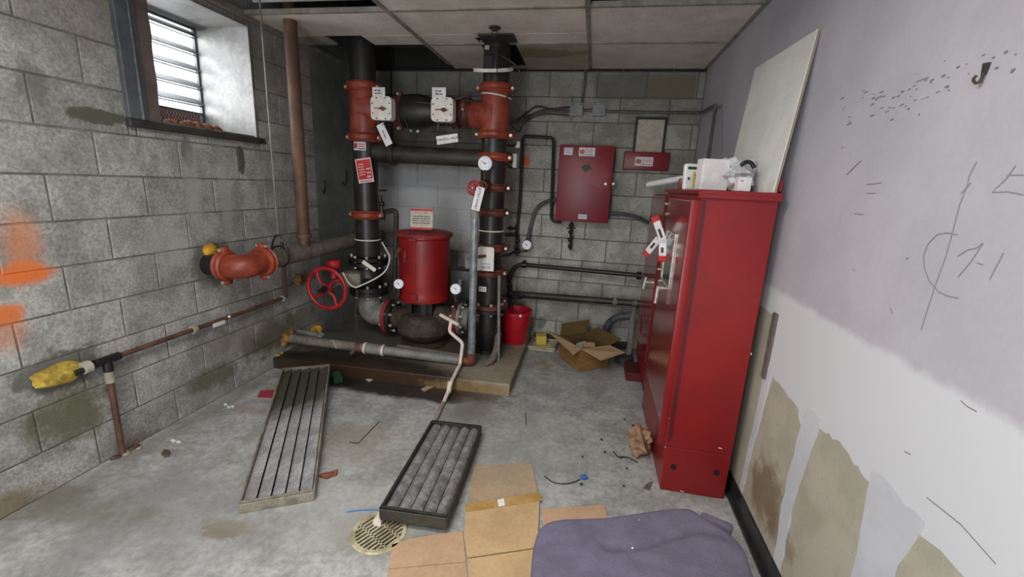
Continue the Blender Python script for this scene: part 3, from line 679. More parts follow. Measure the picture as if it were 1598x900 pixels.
# crossover with two butterfly valves and check valve
CZ2 = 2.01
def butterfly(cx, label, tagtext):
    t = thing('butterfly_valve', label, 'valve', (cx, RY, CZ2), 'butterfly valves on the upper crossover')
    bm = B(); lathe(bm, (cx-.05, RY, CZ2), (1, 0, 0), [(0, .095), (.02, .105), (.08, .105), (.1, .095)], 24); obj('valve_body', bm, 'iron_black', t)
    bm = B(); cyl(bm, (cx, RY-.1, CZ2), (cx, RY-.2, CZ2+.02), .035, n=14); cyl(bm, (cx+.03, RY-.2, CZ2-.09), (cx+.03, RY-.2, CZ2-.155), .009, n=8); box(bm, (cx+.03, RY-.2, CZ2-.16), (.11, .02, .02), Matrix.Rotation(.1, 3, 'Y'), .006); obj('crank', bm, 'iron_black', t)
    return t
def operator(t, px, py):
    c = P(px, py, 'Y', RY-.24); R = XZ
    bm = B(); box(bm, c+V((0, .03, 0)), (.165, .165, .07), R, .0)
    vs = [e for e in bm.edges if abs((e.verts[0].co-e.verts[1].co).y) > .05]; bmesh.ops.bevel(bm, geom=vs, offset=.028, segments=4, affect='EDGES', profile=.5)
    b_ = obj('operator_box', bm, 'white_box', t)
    bm = B(); q = c+V((.015, -.007, -.003)); prism(bm, [q+V((-.03, 0, 0)), q+V((0, 0, .016)), q+V((.03, 0, 0)), q+V((0, 0, -.016))], (0, -.012, 0)); box(bm, q+V((-.04, -.003, .002)), (.05, .006, .005)); obj('pointer', bm, 'rust_fit', b_)
    bm = B()
    for i in (-1, 1):
        for j in (-1, 1): cyl(bm, c+V((i*.068, -.004, j*.035)), c+V((i*.068, -.009, j*.035)), .005, n=8); cyl(bm, c+V((i*.035, -.004, j*.072)), c+V((i*.035, -.009, j*.072)), .005, n=8)
    obj('screws', bm, 'ink', b_)
    scrawl(b_, c+V((-.04, -.006, -.02)), XZ, .05, .06, 'sign_pink', 5)
t = butterfly(-1.69, 'left butterfly valve with white square operator box beside the left orange tee', ''); operator(t, 595, 169)
c = P(591, 143.5, 'Y', RY-.23); o, R = plate(t, c, .1, .065, 'white_card', name='label_card'); scrawl(o, c+V((-.005, -.003, 0)), XZ, .055, .04, 'ink', 2)
t = butterfly(-1.21, 'right butterfly valve with white square operator box beside the check valve', ''); operator(t, 690, 171)
c = P(685, 144.5, 'Y', RY-.23); o, R = plate(t, c, .105, .07, 'white_card', name='label_card'); scrawl(o, c+V((0, -.003, 0)), XZ, .05, .04, 'ink', 2)
t = thing('check_valve', 'black barrel-shaped check valve between the two white operator boxes', 'valve', (-1.44, RY, CZ2))
bm = B(); lathe(bm, (-1.60, RY, CZ2), (1, 0, 0), [(0, .09), (.05, .1), (.07, .128), (.2, .132), (.27, .115), (.33, .095), (.38, .09)], 28); obj('valve_body', bm, 'iron_black', t)
bm = B(); box(bm, P(645, 157, 'Y', RY-.05), (.07, .05, .07), None, .015, 2); cyl(bm, P(644, 155, 'Y', RY-.085), P(644, 155, 'Y', RY-.07), .01, n=8); obj('hinge_lug', bm, 'iron_black', t)
bm = B(); tube(bm, spline([P(631, 163, 'Y', RY-.08), P(648, 159, 'Y', RY-.11), P(674, 162, 'Y', RY-.12)]), .005, 6); tube(bm, spline([P(631, 163, 'Y', RY-.1), P(631, 180, 'Y', RY-.14), P(637, 200, 'Y', RY-.08)]), .005, 6); obj('seal_wire', bm, 'wire_dark', t)
bm = B(); sphere(bm, P(652, 205, 'Y', RY-.06), .015); sphere(bm, P(641, 204, 'Y', RY-.06), .011); obj('plug', bm, 'bolt', t)
coupling(t, (-1.575, RY, CZ2), (1, 0, 0), .09, 'rust_fit', .07, True, (0, 0, 1))
t = thing('crossover_spool', 'short rusty grooved spool joining the right orange tee to its valve', 'pipe', (-1.07, RY, CZ2))
pipe(t, (-1.16, RY, CZ2), (-.98, RY, CZ2), .09, 'rust_fit')
for x in (-1.11, -1.02): coupling(t, (x, RY, CZ2), (1, 0, 0), .088, 'rust_fit', .06, True, (0, -1, .3))
t = thing('crossover_pipe', 'dark brown horizontal pipe joining both risers below the white operator boxes', 'pipe', (-1.35, RY, 1.68))
pipe(t, (LRX+.09, RY, 1.69), (RRX-.08, RY, 1.675), .068, 'dark_pipe'); coupling(t, (-1.64, RY, 1.69), (1, 0, 0), .066, 'dark_pipe', .05, False)
# hanging tags
def hang_tag(px, py, w_, h_, roll, Y, txt, label, cord=None):
    c = P(px, py, 'Y', Y); t = thing('valve_tag', label, 'tag', c, 'white plastic valve tags')
    o, R = plate(t, c, w_, h_, 'white_card', roll, name='tag_plate')
    if txt: text(txt, min(h_*.42, w_*.13) if w_ > h_ else w_*.4, 'ink', t, c+V((0, -.003, 0)), R if w_ > h_ else R @ Matrix.Rotation(PI/2, 3, 'Z'))
    if cord: bm = B(); tube(bm, spline([P(*q, Y) if len(q) > 2 else P(q[0], q[1], 'Y', Y) for q in cord]), .003, 5); obj('cord', bm, 'wire_dark', t)
hang_tag(600, 210, .06, .165, math.radians(27), 3.22, 'VALVE', 'white valve tag slanting below the left operator box', [(596, 196), (602, 188), (604, 180)])
hang_tag(698, 217, .165, .06, math.radians(9), 3.22, 'CONTROL VALVE', 'white tag reading CONTROL VALVE below the right operator box', [(700, 211), (697, 200), (695, 188)])
hang_tag(746, 310, .06, .165, math.radians(-13), 3.0, 'DRAIN VALVE', 'white valve tag hanging in front of the galvanised pipe top', [(748, 294), (744, 290)])
# flow switch on the right riser
c = P(766, 97, 'Y', RY-.12)
t = thing('flow_switch', 'black flow switch with white oval plate clamped on right riser top', 'switch', c)
bm = B(); lathe(bm, P(770, 108, 'Y', RY-.02), (0, 0, 1), [(-.012, .15), (.012, .15)], 28); 
for v_ in bm.verts: v_.co.z += (v_.co.y-RY+.02)*.3
obj('oval_plate', bm, 'white_box', t)
bm = B(); box(bm, c+V((0, 0, .01)), (.1, .06, .16), None, .012, 2); box(bm, c+V((-.005, -.035, -.01)), (.07, .03, .1), None, .008); tube(bm, rounded([c+V((.02, -.03, .08)), c+V((.055, -.03, .08)), c+V((.055, -.03, -.09))], .02), .008, 8); obj('switch_body', bm, 'iron_black', t)
bm = B(); box(bm, c+V((-.02, -.035, .085)), (.03, .02, .025)); obj('terminal', bm, 'bolt', t)
bm = B(); tube(bm, spline([c+V((.05, -.02, .05)), P(800, 98, 'Y', 3.4), P(811, 112, 'Y', 3.4), P(811, 128, 'Y', 3.4), P(800, 144, 'Y', 3.4), P(790, 152, 'Y', 3.38)]), .008, 8); obj('lead', bm, 'wire_dark', t)
# sprinkler head on the ceiling
c = P(772, 46, 'Z', CZ-.02)
t = thing('sprinkler_head', 'small dark pendant sprinkler head under the ceiling near the right riser', 'sprinkler', c)
bm = B(); c = P(772, 43, 'Z', CZ); lathe(bm, c, (0, 0, -1), [(0, .04), (.006, .038), (.01, .02)], 18); cyl(bm, c, c-V((0, 0, .02)), .016, n=10); tube(bm, [c+V((.014, 0, -.015)), c+V((.02, 0, -.035)), c+V((0, 0, -.055))], .004, 6); tube(bm, [c+V((-.014, 0, -.015)), c+V((-.02, 0, -.035)), c+V((0, 0, -.055))], .004, 6); obj('sprinkler_frame', bm, 'rust_iron', t)
bm = B(); lathe(bm, c-V((0, 0, .055)), (0, 0, -1), [(0, .016), (.004, .015)], 18); obj('deflector', bm, 'rust_iron', t)
# gauges
def gauge(px, py, rpx, Y, label, stem, rim='gauge_face', ang=.4):
    c = P(px, py, 'Y', Y); r = rpx*(c-EYE).length/FPX*.93; d = (EYE-c).normalized(); d = (d+V((0, -.6, 0))).normalized()
    t = thing('pressure_gauge', label, 'gauge', c, 'round pressure gauges')
    bm = B(); lathe(bm, c-d*.03, d, [(0, r*.8), (.004, r), (.03, r), (.034, r*.94)], 28); obj('case', bm, rim, t)
    bm = B(); lathe(bm, c+d*.004, d, [(0, r*.9), (.002, r*.9)], 28); f_ = obj('dial', bm, 'gauge_face', t)
    u, v_, _ = frame_of(d); R = basis(u, v_)
    bm = B()
    for i in range(11):
        a = math.radians(-45+i*27); e = u*math.cos(a)+v_*math.sin(a); box(bm, c+d*.007+e*r*.72, (r*.12, r*.045, .001), basis(e, d.cross(e)))
    e = u*math.cos(2.6)+v_*math.sin(2.6); box(bm, c+d*.008+e*r*.2, (r*.75, r*.07, .001), basis(e, d.cross(e))); cyl(bm, c+d*.006, c+d*.01, r*.1, n=10); obj('needle', bm, 'ink', f_)
    bm = B(); cyl(bm, c-V((0, 0, r*.9)), c-V((0, 0, r*1.35)), .011, n=8); sp = [P(a, b_, 'Y', Y2) for a, b_, Y2 in stem]; tube(bm, [c-V((0, 0, r*1.3))]+sp, .009, 8); obj('stem', bm, 'rust_iron' if rim == 'gauge_face' else 'iron_black', t)
gauge(757, 255, 11.5, 3.2, 'largest white gauge in front of the right riser below its tee', [(757, 278, 3.2), (762, 290, 3.33)])
gauge(622, 443, 8, 3.22, 'white gauge left of the red motor foot, above the red flange', [(622, 462, 3.22), (616, 478, 3.35)])
gauge(711, 451, 9, 3.22, 'white gauge right of the red motor foot, above the white plastic pipe', [(711, 470, 3.22), (711, 480, 3.35)])
gauge(822, 382, 8.5, 3.93, 'black-rimmed gauge against the back wall left of the red panel', [(812, 392, 3.93), (806, 392, 3.93)], 'iron_black')
# small drain valve with red handwheel + galvanised drain
GP = V((-.835, 3.07, PZ))
t = thing('drain_valve', 'small rusty valve with round red spoked handwheel on the right riser', 'valve', P(757, 290, 'Y', 3.3))
a = P(757, 290, 'Y', 3.3); hw = P(739, 293, 'Y', 3.05); d = (hw-a).normalized()
bm = B(); cyl(bm, a, (RRX, RY, a.z), .03, n=14); sphere(bm, a, .045); cyl(bm, a, hw, .014, n=10); lathe(bm, a, d, [(.02, .045), (.07, .045), (.08, .03), (.13, .03)], 16); tube(bm, [a, P(757, 270, 'Y', 3.25), P(757, 262, 'Y', 3.25)], .012, 8); cyl(bm, a, (GP.x, GP.y, 1.32), .028, n=12); obj('valve_body', bm, 'rust_fit', t)
bm = B(); wd = V((-.25, -1, 0)).normalized(); ring(bm, hw, wd, .046, .009, 24, 8); u, v_, _ = frame_of(wd)
for i in range(8): e = u*math.cos(i*PI/4)+v_*math.sin(i*PI/4); tube(bm, [hw+e*.012, hw+e*.046], .004, 6)
cyl(bm, hw-wd*.006, hw+wd*.008, .018, n=14); obj('handwheel', bm, 'wheel_red', t)
bm = B(); cyl(bm, hw+wd*.006, hw+wd*.014, .008, n=10); obj('hub_nut', bm, 'bolt', t)
t = thing('drain_pipe', 'upright galvanised drain pipe standing at the pad front before the right riser', 'pipe', GP)
bm = B(); cyl(bm, GP+V((0, 0, .05)), (GP.x, GP.y, 1.30), .029, n=18); obj('pipe', bm, 'galv', t)
bm = B(); cyl(bm, (GP.x, GP.y, 1.24), (GP.x, GP.y, 1.33), .034, n=18); obj('collar', bm, 'galv_dull', t)
bm = B(); tube(bm, rounded([(GP.x, GP.y, .2), (GP.x, GP.y, .135), (GP.x-.09, GP.y-.006, .132)], .06), .043, 16); obj('elbow', bm, 'rust_fit', t)
t = thing('drain_pipe', 'long grey drain pipe lying along the front of the pad into the wall', 'pipe', (-1.6, 3.0, PZ))
A_, B_ = V((LX, 2.955, .195)), V((GP.x-.07, 3.064, .133)); mid = A_.lerp(B_, .46); m2 = A_.lerp(B_, .56)
pipe(t, A_, mid, .036, 'grey_pipe'); pipe(t, m2, B_, .036, 'galv_dull'); pipe(t, mid, m2, .043, 'galv_dull', 'coupling')
bm = B(); dd = (B_-A_).normalized(); lathe(bm, mid-dd*.01, dd, [(0, .046), (.018, .046)], 20); lathe(bm, m2-dd*.008, dd, [(0, .046), (.018, .046)], 20); obj('seal_ring', bm, 'pvc', t)
bm = B(); q = A_.lerp(B_, .42); lathe(bm, q-dd*.02, dd, [(0, .042), (.04, .042)], 16); tube(bm, [q, q+V((-.04, -.06, -.04))], .015, 8); obj('strap', bm, 'rust_pipe', t)
bm = B(); q = A_.lerp(B_, .29); tube(bm, [q+V((-.02, -.02, .04)), q+V((0, -.03, .03)), q+V((.03, -.04, -.02))], .005, 5); obj('tie', bm, 'pvc_dirty', t)
bm = B(); a = P(620, 540, 'Y', 3.2); b_ = P(728, 557, 'Y', 3.2); cyl(bm, a, b_, .02, n=12); cyl(bm, a, V((a.x, a.y, PZ)), .018, n=10); cyl(bm, b_, V((b_.x, b_.y, PZ)), .018, n=10)
tag(obj('conduit_pipe', bm, 'grey_pipe', org=a), 'thin grey pipe lying behind the long front drain pipe on the pad', 'pipe')
bm = B(); tube(bm, rounded([P(757, 566, 'Z', PZ+.03), P(768, 562, 'Z', PZ+.03), P(775, 545, 'Y', 3.3), P(778, 520, 'Y', 3.42)], .05), .028, 12); tag(obj('drain_bend', bm, 'grey_pipe', org=P(768, 562, 'Z', PZ)), 'dark bent drain pipe beside the foot of the upright galvanised pipe', 'pipe')
bm = B(); a = P(779, 430, 'Y', 3.3); b_ = P(778, 556, 'Y', 3.25); cyl(bm, a, V((b_.x, b_.y, PZ)), .012, n=8); tag(obj('support_rod', bm, 'galv_dull', org=(b_.x, b_.y, PZ)), 'thin grey support rod upright between right riser and red bucket', 'rod')
bm = B(); c = P(499, 525, 'Y', 3.1); tube(bm, [V((LX, 3.1, .2)), c+V((-.05, 0, .01)), c], .024, 12); sphere(bm, c, .032); tube(bm, [c, c+V((.03, -.03, -.05))], .014, 8); box(bm, c+V((.03, -.02, .04)), (.06, .015, .012), Matrix.Rotation(.5, 3, 'Y')); tag(obj('spigot', bm, 'galv_dull', org=c), 'short wall pipe with a small tap above the front drain pipe', 'tap')
def blob(name, c, s, m, label, seed, parent_label='foam', am=1.):
    bm = B(); g = bmesh.ops.create_icosphere(bm, subdivisions=3, radius=1); r_ = random.Random(seed); ph = [r_.uniform(0, 6) for _ in range(6)]
    for v_ in g['verts']:
        p = v_.co.copy(); k = 1+am*(.14*math.sin(p.x*5+ph[0]+p.z*3)+.12*math.sin(p.y*6+ph[1])+.1*math.sin(p.z*8+ph[2]+p.y*4))
        v_.co = V(c)+V((p.x*s[0]*k, p.y*s[1]*k, p.z*s[2]*k))
    return tag(obj(name, bm, m, org=c), label, parent_label)
blob('foam_plug', lw(328, 391), (.035, .055, .045), 'foam', 'bright yellow foam plug on the block wall above the orange elbow', 1, 'foam', .35)
blob('foam_patch', lw(90, 585), (.045, .1, .05), 'foam_pale', 'large pale yellow foam patch around the low wall pipe end', 2, 'foam', .7)
blob('foam_patch', lw(464, 436), (.05, .05, .05), 'foam_tan', 'brown-orange foam patch on the wall behind the red handwheel', 3)
blob('foam_patch', lw(491, 516), (.06, .045, .06), 'foam', 'orange foam around the small wall tap above the pad', 4)
blob('foam_patch', A_, (.05, .07, .055), 'foam_tan', 'tan foam around the wall end of the long drain pipe', 5)
blob('foam_patch', P(436, 560, 'X', LX), (.05, .05, .05), 'foam_pale', 'mouldy foam lump at the wall corner of the pad', 6)
# supply pipe along the left wall
SX = -2.11; EP = P(395, 418, 'X', SX); SZ = P(470, 402, 'X', SX).z
SZ = .93; Y0 = P(345, 420, 'X', -2.16).y
t = thing('supply_pipe', 'large grey supply pipe running along the left wall with an orange elbow', 'pipe', (SX, 2.6, SZ))
YE = P(322, 418, 'X', LX).y+.0; 
yc = YE+.02
bm = B(); cyl(bm, (LX-.05, yc, SZ-.02), (-2.24, yc, SZ-.02), .066, n=24); obj('wall_stub', bm, 'iron_black', t)
bm = B(); tube(bm, rounded([(-2.24, yc, SZ-.02), (SX, yc, SZ-.02), (SX, yc+.17, SZ-.01)], .13, 8), .076, 24); el = obj('elbow', bm, 'orange_fit', t)
coupling(t, (-2.235, yc, SZ-.02), (1, 0, 0), .066, 'orange_fit', .06, True, (0, 0, 1)); coupling(t, (SX, yc+.17, SZ-.01), (0, 1, 0), .066, 'orange_fit', .06, True, (0, 0, 1))
pipe(t, (SX, yc+.18, SZ-.01), (SX, BY, SZ), .062, 'grey_pipe')
# hanger
HY = P(437, 405, 'X', SX).y
t = thing('pipe_hanger', 'thin rod hanger with ring holding the large wall pipe', 'pipe hanger', (SX, HY, SZ))
bm = B(); cyl(bm, (SX, HY, SZ+.15), (SX, HY, 2.62), .005, n=8); obj('rod', bm, 'galv_dull', t)
bm = B(); ring(bm, (SX, HY, SZ), (0, 1, 0), .072, .006, 28, 6); tube(bm, spline([(SX-.06, HY, SZ+.04), (SX-.04, HY, SZ+.11), (SX, HY, SZ+.15), (SX+.04, HY, SZ+.11), (SX+.06, HY, SZ+.04)]), .006, 6); obj('ring', bm, 'iron_black', t)
# brown vertical pipe teeing into it
q = P(474, 385, 'X', SX); top = P(455, 50, 'X', SX); VY = (q.y+top.y)/2
t = thing('vertical_pipe', 'brown vertical pipe dropping from the ceiling into the large wall pipe', 'pipe', (SX, VY, SZ))
pipe(t, (SX, VY, SZ+.11), (SX, VY, 3.0), .043, 'brown_pipe', n=20)
bm = B(); lathe(bm, (SX, VY, SZ+.03), (0, 0, 1), [(0, .04), (.07, .04), (.07, .052), (.1, .052)], 20); obj('socket', bm, 'rust_pipe', t)
# small rusty pipe low on the left wall
TX = -2.315
a = P(446, 463, 'X', TX); TZ = .70; TZ = (P(446, 464, 'X', TX).z+P(135, 572, 'X', TX).z)/2
t = thing('branch_pipe', 'thin rusty pipe running low along the left block wall to the foam patch', 'pipe', (TX, 2.2, TZ))
ya, yb, yt = P(446, 464, 'X', TX).y, P(116, 578, 'X', TX).y, P(166, 560, 'X', TX).y
bm = B(); tube(bm, rounded([(TX, ya, SZ+.05), (TX, ya, TZ), (TX, yt, TZ)], .035), .0135, 12); obj('pipe', bm, 'rust_pipe', t)
bm = B(); cyl(bm, (TX, yt, TZ), (TX, yb, TZ-.012), .0145, n=12); obj('pipe', bm, 'iron_black', t)
bm = B(); cyl(bm, (TX, yt+.06, TZ), (TX, yt-.06, TZ), .021, n=14); cyl(bm, (TX, yt, TZ), (TX, yt, TZ-.06), .021, n=14); obj('tee_fitting', bm, 'iron_black', t)
yd = yt+.0
bm = B(); cyl(bm, (TX, yt, TZ-.05), (TX-.02, yt+.01, 0), .014, n=12); obj('drop_pipe', bm, 'rust_pipe', t)
bm = B(); cyl(bm, (TX, yt, TZ-.06), (TX-.002, yt, TZ-.12), .021, n=14); obj('coupling', bm, 'pvc_dirty', t)
bm = B(); q = P(134, 571, 'X', TX).y; cyl(bm, (TX, q-.015, TZ), (TX, q+.015, TZ), .03, n=14); obj('strap', bm, 'pvc_dirty', t); q = P(302, 511, 'X', TX).y; bm = B(); cyl(bm, (TX, q-.012, TZ), (TX, q+.012, TZ), .026, n=14); obj('strap', bm, 'pvc_dirty', t); q = P(442, 466, 'X', TX).y; bm = B(); cyl(bm, (TX, q-.015, TZ), (TX, q+.0, TZ), .024, n=14); obj('strap', bm, 'pvc_dirty', t)
q = P(342, 505, 'X', TX+.03); bm = B(); box(bm, q, (.004, .09, .024), Matrix.Rotation(0, 3, 'X')); o = tag(obj('pipe_tag', bm, 'white_card', org=q), 'small white tag on the thin rusty wall pipe', 'tag')
bm = B(); q = P(358, 494, 'X', TX+.02); sphere(bm, q, .009); obj('tag_knob', bm, 'white_card', o)
for i in range(9):   # dirt at the foot of the drop pipe
    bm = B(); p = V((LX+.01+rn.uniform(0, .05), yt+.02+rn.uniform(-.05, .12), .006)); sphere(bm, p, rn.uniform(.008, .016), sq=(1, 1.4, .6)); tag(obj('rust_flake', bm, 'rust_pipe' if i % 3 else 'pvc_dirty', org=p), 'rust flake on the floor at the foot of the thin drop pipe', 'debris', 'rust flakes under the drop pipe')
# small pipe by the left riser to pump motor (dark)
bm = B(); tube(bm, rounded([P(597, 331, 'Y', 3.5), P(619, 327, 'Y', 3.5), P(617, 395, 'Y', 3.5), P(616, 455, 'Y', 3.5)], .05), .02, 12); tag(obj('sensing_pipe', bm, 'dark_pipe', org=P(616, 455, 'Y', 3.5)), 'bent dark pipe between left riser and red motor', 'pipe')
# black electric box and plate valve by right riser
c = P(723, 442, 'Y', 3.55); t = thing('motor_box', 'black box-shaped motor between red pump motor and galvanised pipe', 'motor', c-V((0, 0, .14)))
bm = B(); box(bm, c, (.2, .2, .27), None, .03, 2); box(bm, c+V((.0, 0, -.2)), (.1, .12, .16)); obj('motor_body', bm, 'iron_black', t); plate(t, c+V((0, -.102, .03)), .025, .05, 'galv_dull', name='name_plate')
c = P(733, 408, 'Y', 3.5); o, R = plate(None, c, .08, .12, 'galv_dull', name='label_plate'); tag(o, 'grey printed label plate above the black motor box', 'sign'); scrawl(o, c+V((0, -.003, .02)), XZ, .05, .03, 'ink', 2)
c = P(758, 404, 'Y', 3.28); t = thing('butterfly_valve', 'lower butterfly valve with white lettered plate on the right riser', 'valve', c)
bm = B(); pw, ph = .13, .19
oc = [c+V((x*pw/2, 0, z*ph/2)) for x, z in ((-1, -1), (1, -1), (1, .85), (.8, 1), (-.8, 1), (-1, .85))]; prism(bm, oc, (0, .01, 0)); obj('operator_plate', bm, 'white_box', t)
bm = B(); box(bm, c+V((-.03, -.008, .02)), (.07, .012, .024), Matrix.Rotation(-.2, 3, 'Y'), .005); obj('pointer', bm, 'rust_fit', t)
o, R = plate(t, c+V((.005, -.004, -.055)), .125, .065, 'white_card', name='sign_plate'); text('CONTROL', .016, 'ink_blue', o, c+V((.005, -.007, -.038)), XZ); text('VALVE', .026, 'ink', o, c+V((.005, -.007, -.067)), XZ)
bm = B(); cyl(bm, c+V((0, .01, 0)), (RRX, RY, c.z), .05, n=16); obj('gear_neck', bm, 'iron_black', t)
c = P(753, 451, 'Y', 3.26); o, R = plate(None, c, .06, .04, 'white_card', name='label_card'); tag(o, 'small white card low on the right riser behind the galvanised pipe', 'label'); scrawl(o, c+V((0, -.003, 0)), XZ, .045, .025, 'ink', 2)
# white plastic drain line
t = thing('plastic_pipe', 'thin white plastic drain pipe zigzagging from the pump over the pad', 'pipe', fl(700, 607))
bm = B(); tube(bm, [P(687, 491, 'Y', 3.16), P(716, 507, 'Y', 3.1)], .014, 10); obj('stub', bm, 'pvc', t)
pts = [P(704, 500, 'Y', 3.12), P(701, 517, 'Y', 3.08), P(722, 535, 'Y', 3.02), P(718, 568, 'Y', 2.98), P(703, 598, 'Z', PZ+.018), P(701, 607, 'Z', .06), P(692, 628, 'Z', .016)]
bm = B(); tube(bm, rounded(pts, .025), .0135, 10); obj('run', bm, 'pvc', t)
bm = B(); tube(bm, [P(692, 628, 'Z', .016), P(676, 662, 'Z', .016), fl(640, 735)+V((0, 0, .016)), fl(595, 815)+V((0, 0, .016))], .013, 10); obj('floor_run', bm, 'pvc_dirty', t)
bm = B(); a, b_ = P(703, 590, 'Z', PZ+.02), P(700, 612, 'Z', .045); cyl(bm, a.lerp(b_, .3), b_, .018, n=12); obj('coupling', bm, 'pvc', t); bm = B(); cyl(bm, fl(598, 806)+V((0, 0, .02)), fl(588, 822)+V((0, 0, .02)), .02, n=12); obj('pipe_end', bm, 'pvc', t)
# ------------------------------------------------------------------ back wall
c0, c1 = bw(872, 228), bw(955, 346)
t = thing('control_panel', 'dark red wall panel box with three stickers on the back wall', 'electrical panel', (-.1, BY-.08, 1.2))
bm = B(); bx(bm, (-.325, BY-.16, 1.2), (.132, BY-.002, 1.84), .006); bd = obj('enclosure', bm, 'panel_red', t)
bm = B(); bx(bm, (-.33, BY-.178, 1.196), (.136, BY-.162, 1.845), .006, 2); dr = obj('door', bm, 'panel_red', t)
YF = BY-.18
pn = lambda x, y: P(x, y, 'Y', YF)
bm = B()
for x, y in ((945, 287), (957, 287)): q = pn(x, y); cyl(bm, q, q+V((0, -.015, 0)), .012, n=12)
obj('lock', bm, 'bolt', dr)
bm = B(); q = pn(958, 291); box(bm, q, (.03, .03, .05)); obj('hasp', bm, 'iron_black', dr)
q = pn(916, 262); bm = B(); prism(bm, jag([q+V((-.05, -.0, .0)), q+V((-.02, 0, -.03)), q+V((.05, 0, -.005)), q+V((.02, 0, .03)), q+V((-.02, 0, .028))], .008, 4, (1, 0, 1), 2), (0, -.002, 0)); obj('burn_mark', bm, 'black', dr)
q = pn(887, 236); o, R = plate(dr, q, .075, .06, 'white_card'); text('NOTICE', .016, 'ink_blue', o, q+V((0, -.003, .014)), XZ); scrawl(o, q+V((0, -.003, -.008)), XZ, .045, .02, 'ink_blue', 2)
company_sticker(dr, pn(916, 237), XZ, .135, .07)
q = pn(909, 338); o, R = plate(dr, q, .075, .04, 'white_card'); scrawl(o, q+V((0, -.003, 0)), XZ, .055, .025, 'ink_blue', 2)
t = thing('alarm_strip', 'long narrow dark red box on the back wall below the picture frame', 'electrical box', (.4, BY-.05, 1.66))
bm = B(); bx(bm, (.222, BY-.075, 1.665), (.60, BY, 1.815), .008, 2); o = obj('enclosure', bm, 'panel_red', t); company_sticker(o, P(1005, 252, 'Y', BY-.078), XZ, .15, .075)
t = thing('picture_frame', 'narrow black frame with blank greyish sheet on the back wall', 'picture frame', (.42, BY-.02, 1.82))
bm = B()
for lo, hi in (((.292, 1.82), (.312, 2.105)), ((.535, 1.82), (.555, 2.105)), ((.312, 2.085), (.535, 2.105))): bx(bm, (lo[0], BY-.02, lo[1]), (hi[0], BY-.001, hi[1]), .002)
obj('frame', bm, 'black', t)
bm = B(); bx(bm, (.312, BY-.008, 1.82), (.535, BY-.002, 2.085)); obj('sheet', bm, 'sign_cream', t)
bm = B(); sphere(bm, P(1014, 179, 'Y', BY-.02), .011); obj('nail', bm, 'bolt', t)
for i, (x, lab) in enumerate(((900, 'left of two grey junction boxes under the vertical conduit'), (935, 'right of two grey junction boxes on the back wall conduit'))):
    q = bw(x, 172); t = thing('junction_box', lab, 'junction box', q, 'grey junction boxes')
    bm = B(); box(bm, q+V((0, -.025, 0)), (.105, .05, .105), None, .004); o = obj('box', bm, 'box_grey', t)
    bm = B(); box(bm, q+V((0, -.052, 0)), (.11, .004, .11), None, .001); o = obj('cover', bm, 'box_grey', t)
    bm = B(); [cyl(bm, q+V((s*.035, -.053, .04)), q+V((s*.035, -.058, .04)), .006, n=8) for s in (-1, 1)]; obj('screws', bm, 'ink', o)
CY = BY-.025
cw = lambda x, y, d=.025: P(x, y, 'Y', BY-d)
def run(name, pts, r, m, label, cat='conduit', n=8, sp=False, rd=.04):
    bm = B(); tube(bm, spline(pts) if sp else rounded(pts, rd), r, n); return tag(obj(name, bm, m, org=pts[0]), label, cat)
run('conduit', [P(914, 100, 'Y', CY), cw(913, 125), cw(908, 162)], .012, 'conduit', 'vertical conduit from ceiling to the left junction box')
run('conduit', [cw(911, 172), cw(925, 172)], .011, 'conduit', 'short conduit stub joining the two grey junction boxes')
run('conduit', [cw(945, 174), cw(1093, 176), P(1117, 164, 'X', RX-.05), P(1116, 172, 'X', RX-.05), P(1104, 256, 'X', .72)], .012, 'conduit', 'long conduit bending off the back wall down to the red cabinet')
run('cable', [cw(889, 167), cw(860, 170), cw(838, 166), cw(822, 176), cw(805, 188, .3), cw(793, 186, .5)], .009, 'wire_dark', 'upper of the curved cables from junction box to right riser', 'cable', sp=True)
run('cable', [cw(889, 174), cw(850, 173), cw(828, 180), cw(810, 190, .3), cw(793, 188, .5)], .013, 'flex', 'thick grey middle cable curving from junction box to right riser', 'cable', sp=True)
run('cable', [cw(889, 180), cw(850, 178), cw(830, 184), cw(818, 192, .2), cw(810, 205, .3), cw(800, 198, .4), cw(792, 186, .5)], .006, 'wire_dark', 'thin lowest cable dipping between junction box and right riser', 'cable', sp=True)
run('cable', [bw(611, 96)+V((0, -.01, 0)), bw(611, 150)+V((0, -.01, 0)), bw(613, 240)+V((0, -.01, 0))], .007, 'wire_black', 'black cable hanging vertically on the back wall between the risers', 'cable')
run('cable', [P(690, 160, 'Y', 3.25), P(720, 152, 'Y', 3.25), P(735, 145, 'Y', 3.28), P(752, 147, 'Y', 3.32)], .006, 'wire_dark', 'thin cable arching over the crossover to the right orange tee', 'cable', sp=True)
run('cable', [P(700, 152, 'Y', 3.3), P(730, 157, 'Y', 3.3), P(752, 158, 'Y', 3.33)], .008, 'wire_black', 'dark cable lying over the rusty spool of the crossover', 'cable', sp=True)
run('flexible_conduit', [P(868, 312, 'Y', BY-.08), cw(852, 315, .06), cw(838, 325, .05), cw(830, 345, .05), cw(823, 374, .1)], .017, 'flex', 'grey flexible conduit from panel box curving down to black-rimmed gauge', sp=True)
run('flexible_conduit', [P(948, 333, 'Y', BY-.08), cw(972, 334, .08), cw(995, 339, .08), P(1013, 348, 'Y', 3.9)], .017, 'flex', 'grey flexible conduit from panel box towards the red cabinet', sp=True)
run('sensing_pipe', [cw(806, 372, .08), cw(812, 300, .08), cw(816, 212, .08), cw(864, 215, .08), cw(860, 344, .08), cw(876, 347, .08)], .014, 'iron_black', 'black pipe bent in a tall loop left of the red panel', 'pipe', 10, rd=.04)
